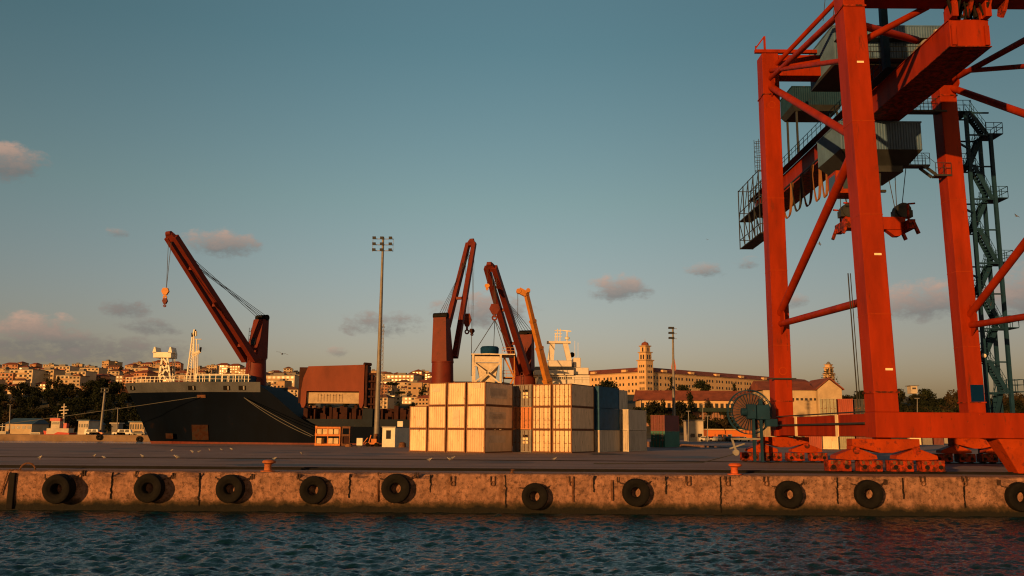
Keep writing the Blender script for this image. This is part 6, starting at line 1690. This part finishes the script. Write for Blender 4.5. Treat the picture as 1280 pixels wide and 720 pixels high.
# parked vehicles in a row
cols = ['car_white', 'car_red', 'car_dark', 'car_silver', 'car_orange', 'car_white', 'car_dark', 'car_red', 'car_silver', 'car_white']
labs = ['white car right beside the site office', 'red car second in the parked row', 'dark car between a red and a silver one', 'silver car in the parked row left of the orange van', 'orange van in the parked row', 'white van right of the orange van', 'dark car before the orange shed', 'red car near the cable reel', 'silver car half behind the cable reel', 'white car behind the cable reel']
for k, (c, l) in enumerate(zip(cols, labs)): car_at(l, 882 + k*5.2, 548, 262 + (k % 3)*2, M[c], z=0, van=k in (4, 5), rz=(k % 4)*.3)
M['hookm'] = mat('hook_iron', (0.035, 0.016, 0.010), .85, var=.4)
# ================================================================== things on the quay edge
def tyre_unit():
    o = thing('tyre_fender', 'tyre', 'tyre')
    R0, w = .77, .24
    prof = [(.30, -w*.72), (.36, -w*.9), (.44, -w*.93), (.46, -w*1.0), (.64, -w*1.06), (.74, -w*.92), (R0, -w*.55), (R0, w*.55), (.74, w*.92), (.64, w), (.40, w), (.30, w*.8), (.27, w*.5), (.27, -w*.45)]
    m = MB(); m.lathe(prof, (0, 0, 0), 'Y', 40, closed=True)
    for k in range(30):
        a = 2*math.pi*k/30; ca, sa = math.cos(a), math.sin(a); ta, tb_ = -sa, ca
        for s_ in (-1, 1):
            y0, y1 = (s_*.03, s_*.13); r0 = R0 - .01; r1 = R0 + .010; hw = .05
            P = lambda r, t, y: (r*ca + t*ta, y, r*sa + t*tb_)
            m.hexa([P(r0, -hw, y0), P(r0, hw, y0), P(r0, hw+.015, y1), P(r0, -hw+.015, y1)], [P(r1, -hw, y0), P(r1, hw, y0), P(r1, hw+.015, y1), P(r1, -hw+.015, y1)])
    m.build('tyre', M['rubber'], o, local=True, smooth=True)
    for s_ in (-1, 1):
        ch = MB(); a = Vector((s_*.52, 0, .52)); b = Vector((s_*1.02, .34, .62 + .1*(s_ > 0)))
        for k in range(7):
            t_ = (k+.5)/7; p = a.lerp(b, t_) - Vector((0, 0, .10*math.sin(math.pi*t_))); d_ = (b-a).normalized()
            ch.beam(p - d_*.062, p + d_*.062, .075 if k % 2 else .03, .03 if k % 2 else .075)
        ch.build('chain', M['hookm'], o, local=True)
        hk = MB(); hk.box((s_*1.02-.03, .28, .52), (s_*1.02+.03, .44, .84)); hk.box((s_*1.02+.12-.03, .30, .54), (s_*1.02+.12+.03, .44, .82)); hk.build('wall_hook', M['hookm'], o, local=True)
    return o
proT = [tyre_unit(), False]
TX = [(74, 611, .52, 'tyre hung first from the left on the quay wall, far left, hole in shadow'), (187, 610, .42, 'second tyre from the left on the quay wall, before the ship bow'), (288, 611, .36, 'third tyre from the left on the quay wall, left of the rusty bollard'),
      (392, 612.5, .30, 'fourth tyre from the left, right of the rusty bollard'), (495, 610.5, .30, 'tyre below the floodlight mast'), (668.5, 620.5, .29, 'tyre hanging lowest, touching the tide line'), (795, 615.5, .30, 'tyre on the quay wall below the two high container stack'),
      (986, 618, .30, 'tyre just right of the orange bollard'), (1085.5, 617.5, .30, 'tyre below the front crane leg'), (1275, 621, .30, 'tyre cut by the right edge of the picture')]
rr = random.Random(2)
for (px, py, off, lab) in TX:
    p = at(px, py, QY - off)
    o = place_copy(proT[0], proT[1], (p.x, QY - off, p.z), 0, lab, 'tyres hung along the quay wall', 1.0); proT[1] = True
    if off > .35: o.scale = (1, 1 + (off-.3)*3, 1)
    k_ = rr.uniform(.93, 1.03); o.scale = (o.scale[0]*k_, o.scale[1], o.scale[2]*k_); o.rotation_euler = (rr.uniform(-.08, .02), rr.uniform(-.12, .12), rr.uniform(-.06, .06)); 
# empty wall hooks
for k, (px, lab) in enumerate(((566, 'pair of empty rusty hooks right of the tyre below the floodlight mast'), (616, 'pair of rusty hooks left of the lowest hanging tyre'), (714, 'rusty hook with a long dark drip right of the lowest hanging tyre'), (860, 'pair of empty hooks midway between two tyres under the maroon container'), (909, 'pair of empty hooks left of the orange bollard'), (957, 'single hook left of the tyre beside the orange bollard'), (1153, 'empty hook with rust stain below the crane bogie'), (1205, 'empty hook right of the front crane leg'))):
    p = at(px, 599, QY); o = thing('wall_bracket', lab, 'wall hook', (p.x, QY, p.z), 'empty hooks on the quay wall')
    for dx in (-.12, .12):
        m = MB(); m.box((p.x+dx-.028, QY-.09, p.z-.16), (p.x+dx+.028, QY+.05, p.z+.16)); m.build('hook_plate', M['hookm'], o)
    m = MB(); m.lathe([(.14, -.02), (.14, .02), (.10, .02), (.10, -.02)], (p.x, QY-.10, p.z-.24), 'Y', 12, closed=True); m.build('ring', M['rust'], o)
for (px, y0, y1, w, lab) in ((13, 591, 636, .17, 'dark timber fender post in a slot at the far left of the quay'), (472, 600, 627, .05, 'thin rusty pipe on the wall left of the tyre below the mast'), (716, 598, 627, .05, 'thin rusty pipe below the hook right of the lowest tyre'), (765, 600, 626, .06, 'thin rusty pipe on the wall left of the tyre with a chain')):
    a = at(px, y1, QY); b = at(px, y0, QY); m = MB(); m.box((a.x-w, QY-.09 - w*.5, a.z), (a.x+w, QY+.02, b.z)); o = m.build('fender_post' if w > .1 else 'drain_pipe', M['black'] if w > .1 else M['rust'], bevel=.02); tag(o, lab, 'fender' if w > .1 else 'pipe')
# mooring ring and chain at the far left
p = at(36, 585, 51.4); o = thing('mooring_chain', 'rusty mooring ring and chain draped over the quay edge at far left', 'chain', (p.x, 51.4, 0))
m = MB()
for k in range(14):
    t = k/14*math.pi*1.0; m.tube((p.x+.42*math.cos(t), 51.3, .02+.36*math.sin(t)), (p.x+.42*math.cos(t+.24), 51.3, .02+.36*math.sin(t+.24)), .05, n=6)
m.build('ring', M['rust'], o)
m = MB()
for k in range(15): m.beam((p.x-.7-.02*k, QY-.12, -.05-.085*k), (p.x-.7-.02*k-.02, QY-.12, -.13-.085*k), .09 if k % 2 else .03, .03 if k % 2 else .09)
for k in range(8): m.beam((p.x-.2-.07*k, QY+.3-.05*k, .03), (p.x-.27-.07*k, QY+.25-.05*k, .03), .08 if k % 2 else .03, .03 if k % 2 else .08)
m.build('chain', M['rust'], o)
# bollards
M['boll'] = mat('bollard_rust', (0.30, 0.085, 0.025), .8, var=.4, scale=3, rust=.45, rscale=4)
M['boll2'] = mat('bollard_orange', (0.40, 0.07, 0.015), .7, var=.3, scale=3, rust=.4, rscale=4)
for (px, py, Y, mm, lab, k) in ((343, 588, 51.7, 'boll', 'rusty mushroom bollard on the quay edge between the third and fourth tyre', 1), (927, 595, 51.8, 'boll2', 'orange mushroom bollard on the quay edge left of the crane', 1), (640, 590, 51.6, 'rust', 'low rusty stub on the quay edge in the middle of the picture', .35)):
    p = G(px, py); s_ = k
    o = thing('bollard', lab, 'bollard', (p.x, Y, 0), 'bollards on the quay edge')
    m = MB(); m.lathe([(.40*s_, 0), (.40*s_, .05), (.22*s_, .07), (.19*s_, .32*s_), (.22*s_, .42*s_)], (p.x, Y, 0), 'Z', 18); m.build('post', M[mm], o, smooth=True)
    m = MB(); m.lathe([(.22*s_, .423*s_), (.36*s_, .48*s_), (.38*s_, .56*s_), (.30*s_, .63*s_), (.1*s_, .66*s_)], (p.x+.05, Y, 0), 'Z', 18); m.build('cap', M[mm], o, smooth=True)
# ---------------------------------------------------------------- orange rack, cabin, odds and ends by the far edge
M['rack'] = mat('rack_orange', (0.46, 0.14, 0.02), .6, var=.25, rust=.4); M['bale'] = mat('pale_bundle', (0.50, 0.36, 0.20), .8, var=.25)
RY = 139.0
x0, x1 = at(393.5, 553, RY).x, at(425, 553, RY).x; z1 = at(410, 532, RY).z
rk = thing('orange_rack', 'stack of orange flat racks holding pale bundles left of the floodlight mast', 'rack', ((x0+x1)/2, RY, 0))
for z in (.05, z1*.48, z1-.45):
    m = MB(); m.box((x0, RY, z), (x1, RY+2.4, z+.28)); m.box((x0-.03, RY-.03, z+.05), (x0+.3, RY-.002, z+.4)); m.build('rack_frame', M['rack'], rk)
for x in (x0+.08, (x0+x1)/2, x1-.08):
    m = MB(); m.beam((x, RY+.08, .33), (x, RY+.08, z1-.45), .14, .14); m.build('post', M['rack'], rk)
for (zz, n, hh) in ((.34, 3, .85), (z1*.48+.29, 4, .8)):
    for k in range(n):
        w = (x1-x0-.4)/4; xa = x0+.2+w*(k if n == 4 else (0, 2, 3)[k]); m = MB(); m.box((xa+.06, RY+.05, zz), (xa+w-.06, RY+2.2, zz+hh)); m.build('bundle', M['bale'], rk, bevel=.05)
x2 = at(437, 553, RY).x
rk2 = thing('dark_rack', 'dark rusty rack standing right beside the orange one', 'rack', ((x1+x2)/2, RY, 0))
for z in (.05, z1*.48, z1-.4):
    m = MB(); m.box((x1+.15, RY+.2, z), (x2, RY+2.4, z+.3)); m.build('rack_frame', M['rust'], rk2)
for x in (x1+.25, x2-.1): m = MB(); m.beam((x, RY+.25, .35), (x, RY+.25, z1-.4), .16, .16); m.build('post', M['rust'], rk2)
m = MB(); m.box((x1+.4, RY+.4, .36), (x2-.3, RY+2.2, z1*.46)); m.build('crate', M['deck_rust'], rk2)
CY = 133.0
a = at(477.5, 556, CY); b = at(494, 534.5, CY); c = at(510, 556, CY+1.2)
cb = thing('site_cabin', 'white portable cabin with a small window beside the container block', 'cabin', ((a.x+b.x)/2, CY, 0))
cw_ = b.x - a.x; hh = b.z
m = MB(); m.prism([(a.x, CY, 0), (b.x, CY, 0), (c.x+1.2, CY+4.6, 0), (c.x+1.2-cw_, CY+4.6, 0)], (0, 0, hh)); m.build('wall', M['white'], cb)
m = MB(); m.prism([(a.x-.1, CY-.1, hh+.003), (b.x+.1, CY-.1, hh+.003), (c.x+1.3, CY+4.7, hh+.003), (c.x+1.1-cw_, CY+4.7, hh+.003)], (0, 0, .14)); m.build('roof', M['steel'], cb)
m = MB(); m.box((a.x+cw_*.3, CY-.05, hh*.42), (a.x+cw_*.66, CY-.003, hh*.86)); m.build('window', M['win'], cb)
m = MB(); xq = at(500, 533, CY+2).x; m.box((xq-.4, CY+2, hh+.15), (xq+.4, CY+2.7, hh+.95)); m.build('air_conditioner', M['white'], cb)
# machine at the mast foot, box, odd debris
p = at(466, 553, 136); o = thing('winch_trolley', 'small yellow wheeled machine at the foot of the tall mast', 'machine', (p.x, 136, 0))
m = MB(); m.box((p.x-1.0, 135.4, .35), (p.x+.9, 136.6, .6)); m.box((p.x-.2, 135.6, .603), (p.x+.6, 136.4, 1.15)); m.beam((p.x-.6, 136, .6), (p.x-.3, 136, 1.7), .12, .12); m.beam((p.x-1.4, 136, .5), (p.x-.8, 136, 1.3), .1, .1); m.build('frame', M['rack'], o)
for dx in (-.7, .6):
    for dy in (-.6, .6): m = MB(); m.tube((p.x+dx, 136+dy-.08, .3), (p.x+dx, 136+dy+.08, .3), .3, n=12); m.build('wheel', M['rubber'], o)
p = at(450, 552, 137); o = thing('electric_box', 'small pale blue electric box right of the racks', 'box', (p.x, 137, 0))
m = MB(); m.box((p.x-.45, 136.6, .15), (p.x+.45, 137.3, 1.25)); m.build('body', M['white'], o, bevel=.03); m = MB(); m.box((p.x-.5, 136.55, 1.253), (p.x+.5, 137.35, 1.33)); m.build('lid', M['blue_panel'], o); m = MB(); m.box((p.x-.35, 136.7, 0), (p.x+.35, 137.2, .147)); m.build('foot', M['dark_steel'], o)
p = at(436, 554, 134); m = MB(); m.lathe([(.5, 0), (.55, .15), (.3, .38), (.05, .42)], (p.x, 134, 0), 'Z', 10); o = m.build('rope_heap', M['cable_tan']); tag(o, 'small tan heap of rope on the deck right of the dark rack', 'rope')
p = at(503, 553, 131); m = MB(); m.lathe([(.55, 0), (.5, .6), (.25, .75), (.05, .78)], (p.x, 131, 0), 'Z', 12); o = m.build('rusty_drum', M['rust']); tag(o, 'low rusty drum in front of the white cabin side', 'drum')
# barriers / rail by the far left edge of the pier
# ---------------------------------------------------------------- gulls
M['gull_white'] = mat('gull_white', (0.28, 0.26, 0.25), .8, var=.1); M['gull_grey'] = mat('gull_grey', (0.10, 0.10, 0.105), .8, var=.15)
def gull_mesh(fly=False):
    m = MB()
    body = [(-.20, .10, .012), (-.15, .14, .05), (-.05, .16, .085), (.05, .17, .085), (.12, .19, .06), (.16, .23, .045), (.19, .265, .052), (.22, .27, .045), (.25, .262, .012)]
    n = 10; vs = []
    for (x, z, r) in body:
        for i in range(n): t = 2*math.pi*i/n; vs.append((x, r*.85*math.cos(t), z + r*math.sin(t)))
    k = len(body); fs = [(j*n+i, j*n+(i+1) % n, (j+1)*n+(i+1) % n, (j+1)*n+i) for j in range(k-1) for i in range(n)] + [tuple(range(n))[::-1], tuple(range((k-1)*n, k*n))]
    m.add(vs, fs, 0)
    m.tube((.24, 0, .262), (.31, 0, .25), .012, .003, n=5, m=2)
    if not fly:
        for s_ in (-1, 1):
            m.prism([(-.26, s_*.075, .13), (-.10, s_*.085, .11), (.08, s_*.08, .15), (.07, s_*.075, .20), (-.08, s_*.07, .20)], (0, s_*.012, 0), m=1)
            m.tube((.0, s_*.035, .09), (.0, s_*.035, 0), .008, n=5, m=2); m.prism([(-.01, s_*.035-.02, .002), (.05, s_*.035-.03, .002), (.05, s_*.035+.03, .002), (-.01, s_*.035+.02, .002)], (0, 0, .006), m=2)
    else:
        for s_ in (-1, 1):
            m.prism([(-.08, s_*.05, .19), (.07, s_*.05, .19), (.08, s_*.30, .30), (-.02, s_*.30, .30)], (0, 0, .014), m=1); m.prism([(-.02, s_*.301, .30), (.08, s_*.301, .30), (-.04, s_*.66, .22), (-.07, s_*.62, .23)], (0, 0, .012), m=1)
    return m
GM = [M['gull_white'], M['gull_grey'], M['yellow']]
gpos = [(118, 571.5), (130, 573.5), (178, 572.5), (214.5, 564.5), (221, 573.5), (240.5, 566.5), (248.5, 566), (262, 563.5), (277, 563.2), (289.5, 563), (343, 575.5), (377, 568), (537, 577), (562, 575.8), (566, 574), (50, 574.5), (1203, 562), (693, 575.5)]
gl = gull_mesh(); proG = None; rr = random.Random(4)
near = ['near the left edge of the quay', 'second in the loose group left of the bollard', 'alone beyond the second tyre', 'small, before the ship bow', 'standing behind the second tyre', 'before the anchor', 'right of the anchor', 'beyond the rust patch of the hull', 'left of three before the hull', 'middle of three before the hull', 'just behind the rusty bollard', 'under the mooring lines end', 'before the containers, left one', 'before the containers, middle one', 'before the containers, tallest one', 'farthest left on the deck', 'by the back right crane bogie', 'before the cream doors']
for (px, py), nr in zip(gpos, near):
    p = G(px, py); o = gl.build('gull', GM, smooth=True) if proG is None else proG.copy()
    if proG is not None: COL.objects.link(o)
    proG = proG or o
    s_ = rr.uniform(.7, 1.0); o.location = (p.x, p.y, 0.012); o.scale = (s_,)*3; o.rotation_euler = (0, 0, rr.choice([rr.uniform(-.8, .8), rr.uniform(2.3, 3.9)]))
    tag(o, 'white gull standing on the quay, ' + nr, 'gull', 'gulls standing on the quay')
gf = gull_mesh(True); proF = None
for (px, py, Y, lab, rz) in ((352, 444.5, 120, 'dark gull flying above the ship between bow crane and hatch cover', .2), (1025, 306.5, 150, 'tiny gull flying between the two left crane legs', 1.2), (1271, 271.5, 150, 'tiny gull flying right of the stair tower', .6), (884, 300, 400, 'faint tiny gull in the open sky left of the crane', .3)):
    p = at(px, py, Y); o = gf.build('flying_gull', [M['gull_grey'], M['gull_grey'], M['gull_grey']], smooth=True) if proF is None else proF.copy()
    if proF is not None: COL.objects.link(o)
    proF = proF or o
    o.location = p; o.scale = (1.3,)*3; o.rotation_euler = (.25, .1, rz + 1.57); tag(o, lab, 'gull', 'gulls in flight')
